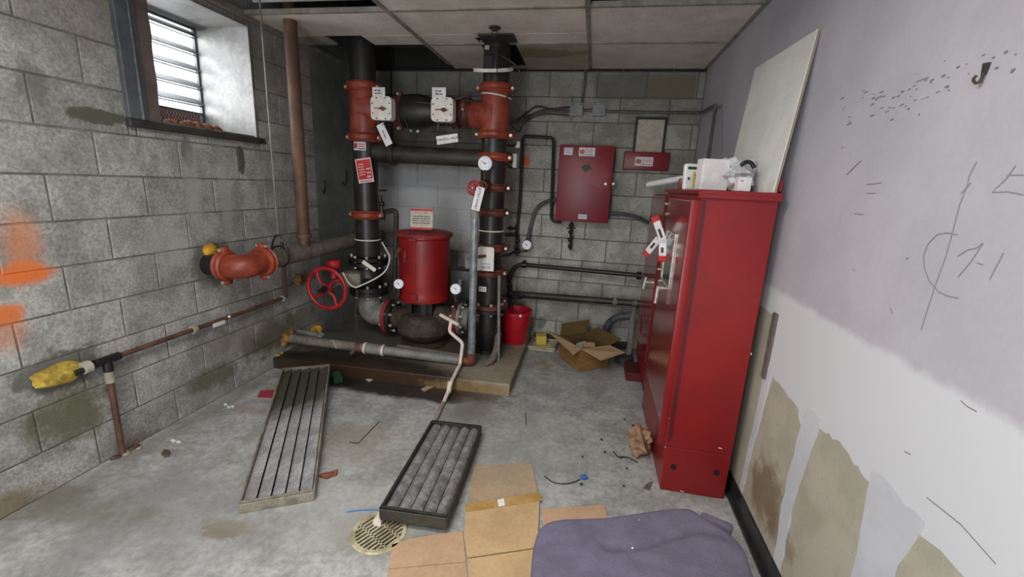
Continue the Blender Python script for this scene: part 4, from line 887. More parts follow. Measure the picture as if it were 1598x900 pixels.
t = thing('test_valve', 'small black test valve hanging below the red panel', 'valve', cw(890, 365, .08))
bm = B(); tube(bm, [cw(892, 347, .08), cw(890, 390, .08)], .012, 8); [sphere(bm, cw(x, y, .09), .02) for x, y in ((891, 352), (890, 362), (889, 374), (889, 384))]; cyl(bm, cw(884, 356, .09), cw(898, 356, .09), .006, n=6); cyl(bm, cw(885, 372, .09), cw(896, 370, .09), .006, n=6); obj('valve_body', bm, 'iron_black', t)
t = thing('trim_valve', 'cluster of small black fittings beside the black-rimmed gauge', 'valve', cw(807, 380, .1))
bm = B(); tube(bm, [cw(806, 350, .1), cw(806, 398, .1)], .014, 8); [sphere(bm, cw(x, y, .11), .024) for x, y in ((806, 366), (808, 376), (805, 386), (809, 392))]; tube(bm, [cw(792, 356, .25), cw(806, 356, .1)], .012, 8); sphere(bm, cw(797, 356, .2), .022); tube(bm, [cw(790, 366, .3), cw(806, 366, .1)], .018, 8); tube(bm, spline([cw(783, 399, .4), cw(795, 397, .25), cw(806, 391, .1)]), .014, 8); obj('valve_body', bm, 'iron_black', t)
t = thing('tamper_switch', 'small pale switch with black brackets right of the right riser', 'switch', P(804, 250, 'Y', 3.6))
bm = B(); box(bm, P(804, 251, 'Y', 3.6), (.04, .05, .11), None, .006); obj('case', bm, 'white_box', t)
bm = B(); box(bm, P(809, 250, 'Y', 3.6), (.03, .05, .1), None, .004); tube(bm, rounded([P(786, 227, 'Y', 3.5), P(803, 228, 'Y', 3.6), P(806, 222, 'Y', 3.6)], .02), .007, 6); tube(bm, rounded([P(786, 237, 'Y', 3.5), P(797, 240, 'Y', 3.6), P(803, 245, 'Y', 3.6)], .02), .007, 6); tube(bm, rounded([P(786, 252, 'Y', 3.5), P(798, 262, 'Y', 3.6), P(805, 264, 'Y', 3.6)], .02), .007, 6); sphere(bm, P(796, 251, 'Y', 3.55), .022); obj('bracket', bm, 'iron_black', t)
bm = B(); box(bm, P(808, 226, 'Y', 3.65), (.04, .04, .05), None, .005); obj('junction', bm, 'white_box', t)
t = thing('test_pipe', 'upper thin black pipe along the back wall to the red cabinet', 'pipe', cw(900, 421, .08))
bm = B(); tube(bm, rounded([cw(795, 465, .1), cw(795, 430, .1), cw(806, 414, .08), cw(818, 413, .08), P(1002, 430, 'Y', 3.9)], .05), .02, 12); obj('pipe', bm, 'iron_black', t)
bm = B(); q = cw(818, 413, .08); cyl(bm, q-V((.02, 0, 0)), q+V((.02, 0, 0)), .032, n=14); cyl(bm, q, q+V((0, 0, .045)), .012, n=8); q = P(997, 430, 'Y', 3.9); cyl(bm, q-V((.02, 0, 0)), q+V((.02, 0, 0)), .034, n=14); [sphere(bm, cw(795, y, .1), .03) for y in (432, 445, 458)]; obj('fittings', bm, 'iron_black', t)
t = thing('discharge_pipe', 'lower thick dark grey pipe along the back wall to the red cabinet', 'pipe', cw(900, 466, .08))
a, b_ = cw(796, 458, .1), P(1004, 474, 'Y', 3.9); pipe(t, a, b_, .031, 'dark_pipe', n=16)
bm = B()
for k_ in (.80, .94): q = a.lerp(b_, k_); d = (b_-a).normalized(); cyl(bm, q-d*.018, q+d*.018, .038, n=16)
obj('coupling', bm, 'grey_pipe', t); bm = B(); q = a.lerp(b_, .8); sphere(bm, q+V((0, -.02, .03)), .012); obj('bolt', bm, 'bolt', t)
bm = B(); q = P(806, 462, 'Y', 3.85); lathe(bm, q, (0, 0, 1), [(-.015, .06), (.01, .062), (.015, .055)], 20); tube(bm, [P(797, 478, 'Y', 3.85), P(795, 465, 'Y', 3.85), q], .02, 8); tag(obj('cleanout_cap', bm, 'iron_black', org=q), 'black disc handle above the red bucket', 'valve handle')
run('flexible_conduit', [P(942, 527, 'Y', 4.0), P(948, 508, 'Y', 3.98), P(962, 496, 'Y', 3.95), P(990, 492, 'Y', 3.9)], .034, 'flex', 'thick grey flexible conduit arching from floor beside the cardboard box', sp=True, n=14)
t = thing('strut_post', 'slim grey metal strut post standing in front of the far red cabinet', 'post', fl(989, 560))
bm = B(); a = P(989, 478, 'Y', 3.8); b_ = V((a.x, 3.8, 0)); box(bm, (a+b_)/2, (.04, .04, a.z), None, .002); obj('channel', bm, 'grey_pipe', t)
bm = B(); lathe(bm, b_+V((-.04, -.05, 0)), (0, 0, 1), [(0, .08), (.05, .08), (.06, .075)], 20); obj('foot', bm, 'sill_dark', t)
bm = B(); bx(bm, (-.47, BY-.03, 0), (.45, BY-.002, .07)); obj('baseboard_back', bm, 'vinyl_black', kind='structure')
# ------------------------------------------------------------------ red cabinets
CX0, CX1, CY0 = .455, .77, 2.05
t = thing('pump_controller', 'tall red steel controller cabinet nearest the camera by the right wall', 'cabinet', (.61, 2.5, 0))
bm = B(); bx(bm, (CX0, CY0, .25), (CX1, 2.96, 1.485), .004); bd = obj('body', bm, 'cabinet_red', t)
bm = B(); bx(bm, (CX0+.006, CY0+.002, 0), (CX1, 2.95, .249), .004); ba = obj('base', bm, 'cabinet_red', t)
bm = B(); bx(bm, (CX0-.012, CY0-.012, 1.486), (CX1+.008, 2.99, 1.505), .003); bx(bm, (CX0-.012, CY0-.014, 1.468), (CX1+.008, CY0-.002, 1.49), .003); obj('lid', bm, 'cabinet_red', t)
bm = B(); bx(bm, (CX0+.022, CY0-.004, .30), (CX0+.027, CY0, 1.46)); bx(bm, (CX0+.006, CY0-.004, .28), (CX0+.018, CY0, 1.46), .002); obj('corner_strip', bm, 'cabinet_dark', bd)
bm = B(); [lathe(bm, P(x, y, 'Y', CY0+.002), (0, -1, 0), [(0, .014), (.004, .014)], 18) for x, y in ((1051, 728), (1118, 737))]; obj('knockout', bm, 'black', ba)
for i, (x, y, a, b_) in enumerate(((1124, 699, .018, .007), (1064, 766, .018, .006), (1044, 652, .004, .005), (1038, 697, .003, .012), (1172, 552, .004, .016))):
    bm = B(); q = P(x, y, 'Y', CY0-.001); prism(bm, jag([q+V((-a/2, 0, b_/2)), q+V((-a/2, 0, -b_*.1)), q+V((a/2, 0, -b_/2)), q+V((a/2, 0, b_*.1))], .001, 3, (1, 0, 1), i), (0, -.0012, 0)); obj('paint_chip', bm, 'paint_chip', ba if y > 680 else bd)
dx = CX0-.022
bm = B(); bx(bm, (dx, CY0+.03, .33), (CX0-.002, 2.74, 1.455), .005); dr = obj('door', bm, 'cabinet_door', t)
fc = lambda x, y: P(x, y, 'X', dx)
bm = B(); q0, q1 = fc(1043, 440), fc(1062, 365); bx(bm, (dx-.004, 2.36, 1.0), (dx, 2.62, 1.27), .002); wn = obj('inspection_window', bm, 'dark_glass', dr)
bm = B()
for lo, hi in (((2.35, .99), (2.63, 1.0)), ((2.35, 1.27), (2.63, 1.28)), ((2.35, 1.0), (2.36, 1.27)), ((2.62, 1.0), (2.63, 1.27))): bx(bm, (dx-.008, lo[0], lo[1]), (dx-.001, hi[0], hi[1]))
obj('window_bezel', bm, 'bolt', wn)
bm = B(); bx(bm, (dx-.012, CY0+.004, .27), (CX0+.002, CY0+.028, 1.46), .004, 2); obj('door_jamb', bm, 'cabinet_red', t)
bm = B(); bx(bm, (CX0-.018, 2.78, .32), (CX0, 2.83, 1.47), .004); obj('lock_strip', bm, 'cabinet_dark', t)
q = P(1026, 457, 'X', CX0-.05); bm = B(); cyl(bm, (CX0, q.y, q.z+.03), (CX0-.05, q.y, q.z+.03), .012, n=10); cyl(bm, (CX0-.05, q.y, q.z+.04), (CX0-.055, q.y, q.z-.06), .01, n=10); hd = obj('handle', bm, 'bolt', t); hd['label'] = 'white T-shaped handle'
bm = B()
for x, y in ((1042, 318), (1042, 334), (1030, 420), (1031, 438)): q = P(x, y, 'X', CX0-.02); cyl(bm, q, q+V((-.015, 0, 0)), .008, n=8)
obj('screws', bm, 'bolt', t)
t = thing('transfer_cabinet', 'far glossy dark red cabinet behind the tall controller cabinet', 'cabinet', (.61, 3.4, 0))
bm = B(); bx(bm, (CX0+.02, 3.0, .1), (CX1, 3.72, 1.47), .004); obj('body', bm, 'cabinet_red', t)
bm = B(); bx(bm, (CX0-.0, 3.03, .3), (CX0+.018, 3.70, 1.46), .004); dr = obj('door', bm, 'cabinet_door', t)
bm = B(); bx(bm, (CX0+.04, 3.02, 0), (CX1, 3.7, .1), .003); bx(bm, (CX0-.08, 3.35, 0), (CX0+.05, 3.6, .07), .004); obj('plinth', bm, 'cabinet_dark', t)
q = P(1010, 440, 'X', CX0-.04); bm = B(); cyl(bm, (CX0, q.y, q.z), (CX0-.05, q.y, q.z), .011, n=10); cyl(bm, (CX0-.05, q.y, q.z+.035), (CX0-.06, q.y, q.z-.05), .011, n=10); o = obj('handle', bm, 'bolt', t); o['label'] = 'white T-shaped handle'
bm = B(); q = P(1000, 490, 'X', CX0-.05); q2 = P(999, 522, 'X', CX0-.05); tube(bm, rounded([(CX0, q.y, q.z), (CX0-.05, q.y, q.z), (CX0-.05, q2.y, q2.z), (CX0, q2.y, q2.z)], .03), .01, 8); obj('grab_handle', bm, 'cabinet_dark', t)
# tags hanging on the cabinet gap
for i, (x, y, ang, l) in enumerate(((1031, 364, -.5, .15), (1019, 383, .6, .12), (1034, 390, -.1, .08))):
    c = P(x, y, 'X', CX0-.06); t = thing('lock_tag', ('large white lock tag with red top on the cabinet edge', 'small white and red lock tag slanting left on the cabinet edge', 'short white lock tag lowest on the cabinet edge')[i], 'tag', c, 'white lock tags on the cabinet')
    R = basis((.8, -.6, 0), (0, 0, 1)) @ Matrix.Rotation(-ang, 3, 'Z'); bm = B(); box(bm, c, (.045, l, .005), R, .002); o = obj('tag_plate', bm, 'white_card', t)
    bm = B(); box(bm, c+R.col[1]*l*.0+R.col[2]*.004, (.014, l*.35, .003), R); obj('slot', bm, 'ink', o)
    bm = B(); box(bm, c+R.col[1]*(l*.6 if i == 0 else -l*.6), (.05, .035, .008), R, .003); obj('grip', bm, 'sign_red', t)
# things on top of the cabinet
TZ_ = 1.506
t = thing('ceiling_panel', 'loose speckled white ceiling panel leaning on the wall above the cabinet', 'panel', (.75, 2.4, TZ_))
p0, p1, p2, p3 = V((.742, 2.055, TZ_)), V((.742, 2.76, TZ_)), V((.8, 2.775, 2.165)), V((.806, 2.085, 2.14))
bm = B(); n_ = (p1-p0).cross(p3-p0).normalized(); n_ = n_ if n_.x > 0 else -n_; prism(bm, [p0, p1, p2, p3], n_*.013); obj('panel_board', bm, 'leaning_tile', t)
bm = B(); prism(bm, [p0+n_*.013, p3+n_*.013, p3+n_*.003+V((0, -.002, 0)), p0+n_*.003+V((0, -.002, 0))], (0, -.001, 0)); obj('cut_edge', bm, 'tile_edge', t)
ct = lambda x, y: P(x, y, 'Z', TZ_)
c = ct(1110, 288); t = thing('white_carton', 'plain white box standing on the red cabinet', 'box', (.565, 2.3, TZ_))
R = Matrix.Rotation(.2, 3, 'Z'); bm = B(); box(bm, (.548, 2.30, TZ_+.072), (.13, .07, .144), R, .003); obj('carton', bm, 'white_card', t)
bm = B(); box(bm, (.635, 2.11, TZ_+.03), (.055, .04, .06), Matrix.Rotation(.1, 3, 'Z'), .002); o = tag(obj('small_box', bm, 'white_card', org=(.635, 2.11, TZ_)), 'smallest white box in front of the plastic bag on the cabinet', 'box'); scrawl(o, V((.627, 2.089, TZ_+.044)), basis((1, .1, 0), (0, 0, 1)), .02, .008, 'ink', 1)
t = thing('label_packet', 'upright packet with yellow and green label on the red cabinet', 'packet', (.475, 2.42, TZ_))
R = basis((1, .25, 0), (.28, .2, 1)); c = V((.487, 2.42, TZ_+.062)); bm = B(); box(bm, c, (.1, .13, .03), R, .006); obj('packet_body', bm, 'white_card', t)
nn = R.col[2]*.016; bm = B(); box(bm, c+nn+R.col[0]*.014-R.col[1]*.015, (.05, .08, .002), R); obj('yellow_field', bm, 'yellow', t)
bm = B(); box(bm, c+nn+R.col[1]*.042, (.075, .014, .002), R); obj('green_bar', bm, 'green_cloth', t); scrawl(t, c+nn*1.15+R.col[0]*.014-R.col[1]*.015, R, .03, .06, 'ink', 4); bm = B(); box(bm, c+nn-R.col[0]*.03-R.col[1]*.01, (.012, .012, .002), R); obj('print', bm, 'ink', t)
bm = B(); a, b_ = P(1010, 289, 'Z', TZ_+.035), P(1078, 274, 'Y', 2.75); a = P(1012, 288, 'Y', 2.98); b_ = P(1080, 276, 'Y', 2.55); tube(bm, [a, b_], .018, 12); tag(obj('cardboard_tube', bm, 'white_card', org=(.42, 2.8, TZ_)), 'white tube overhanging the far end of the red cabinet top', 'tube')
bm = B(); box(bm, (.47, 2.62, TZ_+.03), (.03, .05, .06), None, .004); tag(obj('copper_part', bm, 'rust_orange', org=(.47, 2.62, TZ_)), 'small copper-coloured part beside the yellow packet', 'part')
bm = B(); g = bmesh.ops.create_icosphere(bm, subdivisions=4, radius=1); r_ = random.Random(5)
for v_ in g['verts']:
    p = v_.co.copy(); k_ = 1+.13*math.sin(p.x*7+p.z*5)+.1*math.sin(p.y*9+1+p.x*4)+.08*math.sin(p.z*13+p.y*7)+.05*math.sin(p.x*21+p.z*17)
    q = V((.66+p.x*.085*k_, 2.38+p.y*.18*k_, TZ_+.07+p.z*.082*k_)); q.z = max(q.z, TZ_+.001); q.x = min(q.x, .737); v_.co = q
t = thing('plastic_bag', 'crumpled translucent white plastic bag on the red cabinet', 'bag', (.65, 2.45, TZ_)); obj('bag_film', bm, 'bag_plastic', t)
bm = B(); tube(bm, spline([P(1156, 258, 'Y', 2.2), P(1164, 253, 'Y', 2.2), P(1172, 254, 'Y', 2.2), P(1177, 262, 'Y', 2.2)]), .009, 8); obj('dark_content', bm, 'black', t)
bm = B(); bx(bm, (.765, 2.06, 1.505), (.775, 2.085, 1.56)); bx(bm, (.755, 2.06, 1.505), (.778, 2.085, 1.512)); tag(obj('lifting_lug', bm, 'cabinet_red', org=(.77, 2.07, 1.505)), 'small red upright lug at the cabinet top corner by the wall', 'bracket')
for i, (x, y) in enumerate(((536, 278), (503, 292))):
    q = P(x, y, 'X', LX); t = thing('wire_hook', ('bent black wire hook on the dark wall left of the left riser', 'smaller bent wire hook on the dark wall beside the brown pipe')[i], 'hook', q)
    bm = B(); k_ = 1-.3*i; tube(bm, spline([q+V((.0, .05*k_, .08*k_)), q+V((.02, .03*k_, .03*k_)), q+V((.02, .0, -.05*k_)), q+V((.03, -.04*k_, -.06*k_)), q+V((.03, -.06*k_, -.03*k_))]), .005, 6); obj('hook_wire', bm, 'wire_black', t)
# hook on right wall
c = rw(1540, 112); t = thing('wall_hook', 'small dark metal hook screwed to the right wall among scuff marks', 'hook', c)
bm = B(); R = basis((0, -1, .0), (0, -.32, 1)); prism(bm, [rw(1539, 99)+V((-.001, 0, 0)), rw(1548, 97)+V((-.001, 0, 0)), rw(1541, 115)+V((-.001, 0, 0)), rw(1536, 118)+V((-.001, 0, 0))], (-.006, 0, 0)); obj('back_plate', bm, 'rust_iron', t)
q = rw(1540, 116); bm = B(); tube(bm, spline([q+V((-.006, 0, .004)), q+V((-.007, .003, -.012)), q+V((-.013, .004, -.017)), q+V((-.02, .004, -.01)), q+V((-.019, .0, -.002))]), .003, 8); obj('hook_arm', bm, 'rust_iron', t)
bm = B(); bx(bm, (RX-.012, 1.965, .7), (RX, 2.0, 1.0)); tag(obj('metal_stud_edge', bm, 'grey_pipe', org=(RX, 1.98, .7)), 'exposed grey metal edge on the wall beside the cabinet', 'metal strip')
# ------------------------------------------------------------------ floor things
bc = V((-.61, 3.74, PZ)); t = thing('bucket', 'red plastic bucket standing on the pad by the back wall', 'bucket', bc)
bm = B(); lathe(bm, bc, (0, 0, 1), [(0, .112), (.004, .115), (.27, .138), (.275, .15), (.3, .15), (.3, .136), (.012, .108), (.012, .0)], 36, False); obj('shell', bm, 'bucket_red', t)
bm = B(); tube(bm, [bc+V((.143*math.cos(a), .143*math.sin(a), .255-.12*math.sin((a-PI*1.0)*1.0))) for a in [PI*1.05+i*PI*.9/14 for i in range(15)]], .004, 6); obj('bail', bm, 'bucket_red', t)
bm = B(); q = P(812, 493, 'Y', bc.y-.135); sphere(bm, q, .016, sq=(1, .5, 1)); obj('bail_button', bm, 'sign_pink', t)
# open carton
t = thing('cardboard_box', 'open brown cardboard box with spread flaps on the floor by the pad', 'box', (.02, 3.6, 0))
A0, A1, A2, A3 = V((.005, 3.42, .004)), V((.235, 3.585, .004)), V((.04, 3.87, .004)), V((-.19, 3.70, .004)); up = V((0, 0, .2))
def sheet(name, pts, m, par, th=.005):
    bm = B(); pts = [V(p) for p in pts]; n_ = (pts[1]-pts[0]).cross(pts[2]-pts[0]).normalized(); prism(bm, pts, n_*th); return obj(name, bm, m, par)
for a, b_, m in ((A0, A1, 'carton'), (A1, A2, 'carton_in'), (A2, A3, 'carton_in'), (A3, A0, 'carton')): sheet('side', [a, b_, b_+up, a+up], m, t)
sheet('bottom', [A0, A1, A2, A3], 'carton_in', t)
sheet('flap', [A0+up, A1+up, A1+up+V((.12, -.14, .0)), A0+up+V((.16, -.1, -.04))], 'carton_light', t)
sheet('flap', [A3+up, A0+up, A0+up+V((-.06, -.1, -.02)), A3+up+V((-.12, -.05, .05))], 'carton_light', t)
sheet('flap', [A1+up, A2+up, A2+up+V((.1, .06, .04)), A1+up+V((.1, .07, .04))], 'carton_in', t)
sheet('flap', [A2+up, A3+up, A3+up+V((-.0, .1, .08)), A2+up+V((.02, .1, .09))], 'carton_in', t)
for i in range(4):
    bm = B(); box(bm, V((.02+rn.uniform(-.06, .06), 3.64+rn.uniform(-.06, .06), .1+i*.02)), (.1, .06, .03), Matrix.Rotation(rn.uniform(-1, 1), 3, 'Z') @ Matrix.Rotation(.4, 3, 'X')); tag(obj('paper_scrap', bm, 'carton_light' if i % 2 else 'sign_cream', org=(.02, 3.64, .1)), 'crumpled packing scrap inside the open cardboard box', 'scrap', 'scraps in the open box')
# yellow tray
t = thing('plastic_tray', 'shallow pale yellow tray on the floor behind the cardboard box', 'tray', fl(848, 540)); a = [fl(824, 545), fl(864, 549), fl(872, 530), fl(834, 528)]
a = [V((p.x, min(p.y, 4.04), 0)) for p in a]
bm = B(); prism(bm, a, (0, 0, .012)); obj('base', bm, 'cream', t)
for p, q in zip(a, a[1:]+a[:1]): bm = B(); tube(bm, [p+V((0, 0, .025)), q+V((0, 0, .025))], .014, 8); obj('rim', bm, 'pvc_dirty', t)
q = (a[0]+a[2])/2; bm = B(); box(bm, V((q.x-.03, q.y+.03, .06)), (.1, .1, .09), Matrix.Rotation(.2, 3, 'Z'), .005); tag(obj('sponge', bm, 'yellow', org=(q.x, q.y, .012)), 'bright yellow sponge block in the pale tray', 'sponge')
# louvre light grilles on the floor
def grille(name, label, c, ang, tilt, L_, W_, Hh, mf, ms, ns, rounded_):
    t = thing(name, label, 'light grille', c, 'metal light grilles on the floor'); t.rotation_euler = (0, 0, 0)
    Rm = Matrix.Rotation(ang, 3, 'Z') @ Matrix.Rotation(tilt, 3, 'X')
    def put(bm): 
        for v_ in bm.verts: v_.co = V(c)+Rm @ v_.co
        return bm
    for sy in (-1, 1): bm = B(); bx(bm, (-W_/2, sy*L_/2-.006, 0), (W_/2, sy*L_/2+.006, Hh), .002); bx(bm, (-W_/2, sy*L_/2-(.02 if sy > 0 else 0), Hh-.004), (W_/2, sy*L_/2+(.0 if sy > 0 else .02), Hh)); obj('end_rail', put(bm), mf, t)
    for sx in (-1, 1): bm = B(); bx(bm, (sx*W_/2-.005, -L_/2, 0), (sx*W_/2+.005, L_/2, Hh), .002); obj('side_rail', put(bm), mf, t)
    p = (W_-.012)/ns
    for i in range(ns):
        x0 = -W_/2+.006+i*p; bm = B(); pr = []
        for j in range(9):
            s = j/8
            pr.append((x0+s*p*.93, (Hh*.35+Hh*.42*math.sin(PI*(s*.85+.08))) if rounded_ else Hh*.5+Hh*.3*(s**1.2)))
        lo = [bm.verts.new((x, -L_/2+.012, z)) for x, z in pr]; hi = [bm.verts.new((x, L_/2-.012, z)) for x, z in pr]
        lo2 = [bm.verts.new((x, -L_/2+.012, z-.004)) for x, z in pr]; hi2 = [bm.verts.new((x, L_/2-.012, z-.004)) for x, z in pr]
        for j in range(8): bm.faces.new((lo[j], lo[j+1], hi[j+1], hi[j])); bm.faces.new((lo2[j], hi2[j], hi2[j+1], lo2[j+1])); bm.faces.new((lo[j], lo2[j], lo2[j+1], lo[j+1])); bm.faces.new((hi[j], hi[j+1], hi2[j+1], hi2[j]))
        bm.faces.new((lo[0], hi[0], hi2[0], lo2[0])); bm.faces.new((lo[8], lo2[8], hi2[8], hi[8])); obj('reflector_slat', put(bm), ms, t)
    bm = B(); bx(bm, (-W_/2, -L_/2, .002), (W_/2, L_/2, .006)); obj('back_sheet', put(bm), 'grille_dark', t)
    return t
nl, nr = P(372, 800, 'Z', .0), P(493, 781, 'Z', .0); fr, fL = P(516, 577, 'Z', .1), P(440, 585, 'Z', .1)
nm, fm = (nl+nr)/2, (fr+fL)/2; d = fm-nm
grille('light_grille', 'long metal light grille with stained slats propped on the pad edge', (nm+fm)/2, math.atan2(-d.x, d.y), math.atan2(d.z, math.hypot(d.x, d.y)), d.length, .305, .05, 'grille_frame', 'slat_metal', 5, False)
nl, nr = P(592, 815, 'Z', .03), P(697, 829, 'Z', .0); fr, fL = P(749, 682, 'Z', .0), P(675, 671, 'Z', .03)
nm, fm = (nl+nr)/2, (fr+fL)/2; d = fm-nm; nm.z = fm.z = .032
grille('light_grille', 'shorter dark-framed light grille lying flat beside the floor drain', (nm+fm)/2, math.atan2(-d.x, d.y), 0, d.length, .30, .055, 'grille_dark', 'slat_dark', 5, True)
# floor drain
c = fl(592, 830); t = thing('floor_drain', 'round cream floor drain grate beside the shorter light grille', 'drain', c); RR = .105
bm = B(); lathe(bm, c+V((0, 0, .0)), (0, 0, 1), [(0, RR+.014), (.006, RR+.01), (.006, RR-.006), (.001, RR-.006)], 36, False); obj('rim', bm, 'drain_cream', t)
bm = B(); lathe(bm, c, (0, 0, 1), [(0, RR-.004), (.002, RR-.004)], 32); obj('sump', bm, 'black', t)
da = math.radians(62); e = V((math.cos(da), math.sin(da), 0)); g_ = V((-e.y, e.x, 0))
for i in range(-5, 6):
    o_ = i*.0185; h_ = math.sqrt(max(0, (RR-.006)**2-o_*o_)); bm = B(); box(bm, c+g_*o_+V((0, 0, .005)), (2*h_, .007, .006), basis(e, g_)); obj('grate_bar', bm, 'drain_cream', t)
for o_ in (-.035, .035): h_ = math.sqrt(RR**2-o_*o_); bm = B(); box(bm, c+e*o_+V((0, 0, .005)), (.008, 2*h_-.01, .006), basis(e, g_)); obj('grate_bar', bm, 'drain_cream', t)
# flattened carton
t = thing('flattened_carton', 'flattened brown cardboard carton spread on the floor before the chair', 'cardboard', fl(785, 840))
def flat(name, px, m, z, th=.004):
    bm = B(); prism(bm, [fl(x, y)+V((0, 0, z)) for x, y in px], (0, 0, th)); return obj(name, bm, m, t)
flat('panel', [(740, 726), (770, 728), (800, 724), (830, 726), (836, 755), (841, 778), (732, 800), (733, 760)], 'carton_dusty', .004)
flat('panel', [(727, 800), (842, 785), (838, 858), (729, 874), (724, 840)], 'carton_sheet', .010)
flat('panel', [(729, 876), (838, 860), (836, 960), (735, 960)], 'carton_sheet', .010)
flat('panel', [(612, 851), (640, 842), (722, 829), (727, 878), (606, 889)], 'carton_pink', .002)
flat('panel', [(606, 890), (727, 879), (736, 960), (598, 960)], 'carton_pink', .002)
flat('panel', [(846, 796), (942, 789), (946, 802), (952, 830), (848, 840)], 'carton_pink', .003)
o = flat('tape', [(725, 792), (790, 780), (842, 773), (846, 785), (790, 794), (727, 803)], 'tape', .015, .001)
bm = B(); p = [fl(x, y)+V((0, 0, .0165)) for x, y in ((776, 784), (786, 782), (788, 793), (778, 795))]; prism(bm, p, (0, 0, .0008)); obj('tape', bm, 'white_bit', t)
# chair seat in the foreground
t = thing('office_chair', 'purple-grey fabric chair seat in the foreground beside the black baseboard', 'chair', (.24, 1.0, 0))
SZt = .46
cs = lambda x, y: P(x, y, 'Z', SZt)
out = [cs(x, y) for x, y in ((829, 900), (830, 870), (834, 838), (845, 815), (870, 806), (910, 804), (950, 802), (1000, 795), (1045, 789), (1075, 789), (1092, 797), (1120, 815), (1150, 836), (1167, 860), (1180, 898))]
bk = [V((.52, .62, SZt)), V((.46, .56, SZt)), V((.24, .54, SZt)), (V((.02, .56, SZt))), V((-.04, .62, SZt))]
loop = spline((out+bk)+[out[0]], 6)[:-1]; cen = V((.24, .92, SZt))
seam = spline([cs(x, y) for x, y in ((948, 857), (985, 857), (1015, 851), (1045, 841), (1075, 833), (1105, 831), (1130, 838))], 5)
bm = B(); rings = []
def top_z(x, y):
    dm = min((V((x, y))-V((q.x, q.y))).length for q in seam); return -.013*math.exp(-(dm/.011)**2)
prof = [(.88, -.085), (.96, -.08), (.99, -.062), (1.0, -.045), (1.0, -.03), (.993, -.016), (.98, -.007), (.96, -.001), (.93, .002)]+[(.93-.035*i, .004+.006*math.sin(i/26*PI)) for i in range(1, 26)]
for s_, dz in prof:
    row = []
    for p in loop:
        x, y = cen.x+(p.x-cen.x)*s_, cen.y+(p.y-cen.y)*s_; row.append(bm.verts.new((x, y, SZt+dz+(top_z(x, y) if s_ < .97 else 0))))
    rings.append(row)
n = len(loop)
for a, b_ in zip(rings, rings[1:]):
    for i in range(n): bm.faces.new((a[i], a[(i+1) % n], b_[(i+1) % n], b_[i]))
bm.faces.new(rings[0][::-1]); bm.faces.new(rings[-1])
cu = obj('seat_cushion', bm, 'fabric', t, angle=60)

bm = B(); prism(bm, [V((cen.x+(p.x-cen.x)*.86, cen.y+(p.y-cen.y)*.86, SZt-.1)) for p in loop], (0, 0, .024)); obj('seat_pan', bm, 'black', t)
bm = B(); q = P(1117, 819, 'Z', SZt-.045); box(bm, q, (.1, .035, .04), Matrix.Rotation(-.4, 3, 'Z'), .008, 2); obj('adjuster_knob', bm, 'fabric', t)
bm = B(); cyl(bm, (.24, .92, .1), (.24, .92, SZt-.09), .028, n=16); obj('column', bm, 'black', t)
for i in range(5):
    a = i*2*PI/5+.3; bm = B(); e = V((math.cos(a), math.sin(a), 0)); tube(bm, [V((.24, .92, .11)), V((.24, .92, .09))+e*.24], [.028, .018], 8); lg = obj('base_leg', bm, 'black', t)
    bm = B(); q = V((.24, .92, .027))+e*.235; cyl(bm, q+V((-e.y, e.x, 0))*.022, q-V((-e.y, e.x, 0))*.022, .027, n=14); cyl(bm, q, q+V((0, 0, .06)), .008, n=8); obj('caster', bm, 'black', lg)
for i, (x, y) in enumerate(((941, 876), (987, 855), (997, 812))): 
    bm = B(); q = P(x, y, 'Z', SZt+.003); sphere(bm, q, .003); tag(obj('lint', bm, 'white_bit', org=q), 'tiny white speck lying on the purple chair seat', 'speck', 'specks on the chair seat')
# litter
def chip(name, px, m, label, cat, z=.004, group=None, amp=.003):
    bm = B(); pts = jag([fl(x, y)+V((0, 0, .001)) for x, y in px], amp, 3, (1, 1, 0), len(MATS)+int(px[0][0])); prism(bm, pts, (0, 0, z))
    r_ = random.Random(int(px[0][0]))
    for v_ in bm.verts: v_.co.z += r_.uniform(0, z*.6) if v_.co.z > z*.6 else 0
    return tag(obj(name, bm, m, org=fl(*px[0])), label, cat, group)
chip('red_paper', [(401, 620), (407, 610), (440, 609), (437, 622)], 'red_paper', 'flat dark red paper scrap beside the long light grille', 'paper')
for i, q in enumerate(((352, 632), (357, 636), (363, 635))): chip('paint_flake', [(q[0]-3, q[1]), (q[0], q[1]-2), (q[0]+3, q[1]), (q[0], q[1]+2)], 'white_bit', 'white paint flake near the wall by the long light grille', 'flake', group='flakes by the long grille', amp=.001)
for i, q in enumerate(((271, 688), (279, 690))): chip('paint_flake', [(q[0]-5, q[1]), (q[0], q[1]-2), (q[0]+4, q[1]), (q[0], q[1]+3)], 'white_bit', ('larger white flake on the floor before the brown leaf', 'smaller white flake on the floor before the brown leaf')[i], 'flake', amp=.001)
chip('dry_leaf', [(252, 710), (257, 705), (266, 707), (265, 713), (256, 713)], 'leaf', 'small dark brown leaf on the floor near the left wall', 'leaf', .012)
chip('dry_leaf', [(498, 745), (512, 740), (527, 736), (525, 743), (510, 748)], 'rust_orange', 'curled red-brown leaf beside the long light grille', 'leaf', .012)
chip('green_cloth', [(518, 592), (523, 586), (531, 588), (535, 596), (522, 599)], 'green_cloth', 'small crumpled green scrap at the wet pad edge', 'cloth', .03)
chip('paper_scrap', [(571, 593), (576, 590), (582, 593), (576, 596)], 'sign_cream', 'pale scrap in the rusty puddle before the pad', 'paper')
chip('paper_scrap', [(657, 608), (668, 602), (676, 604), (662, 611)], 'carton_light', 'tan scrap in the rusty puddle beside the white pipe', 'paper')
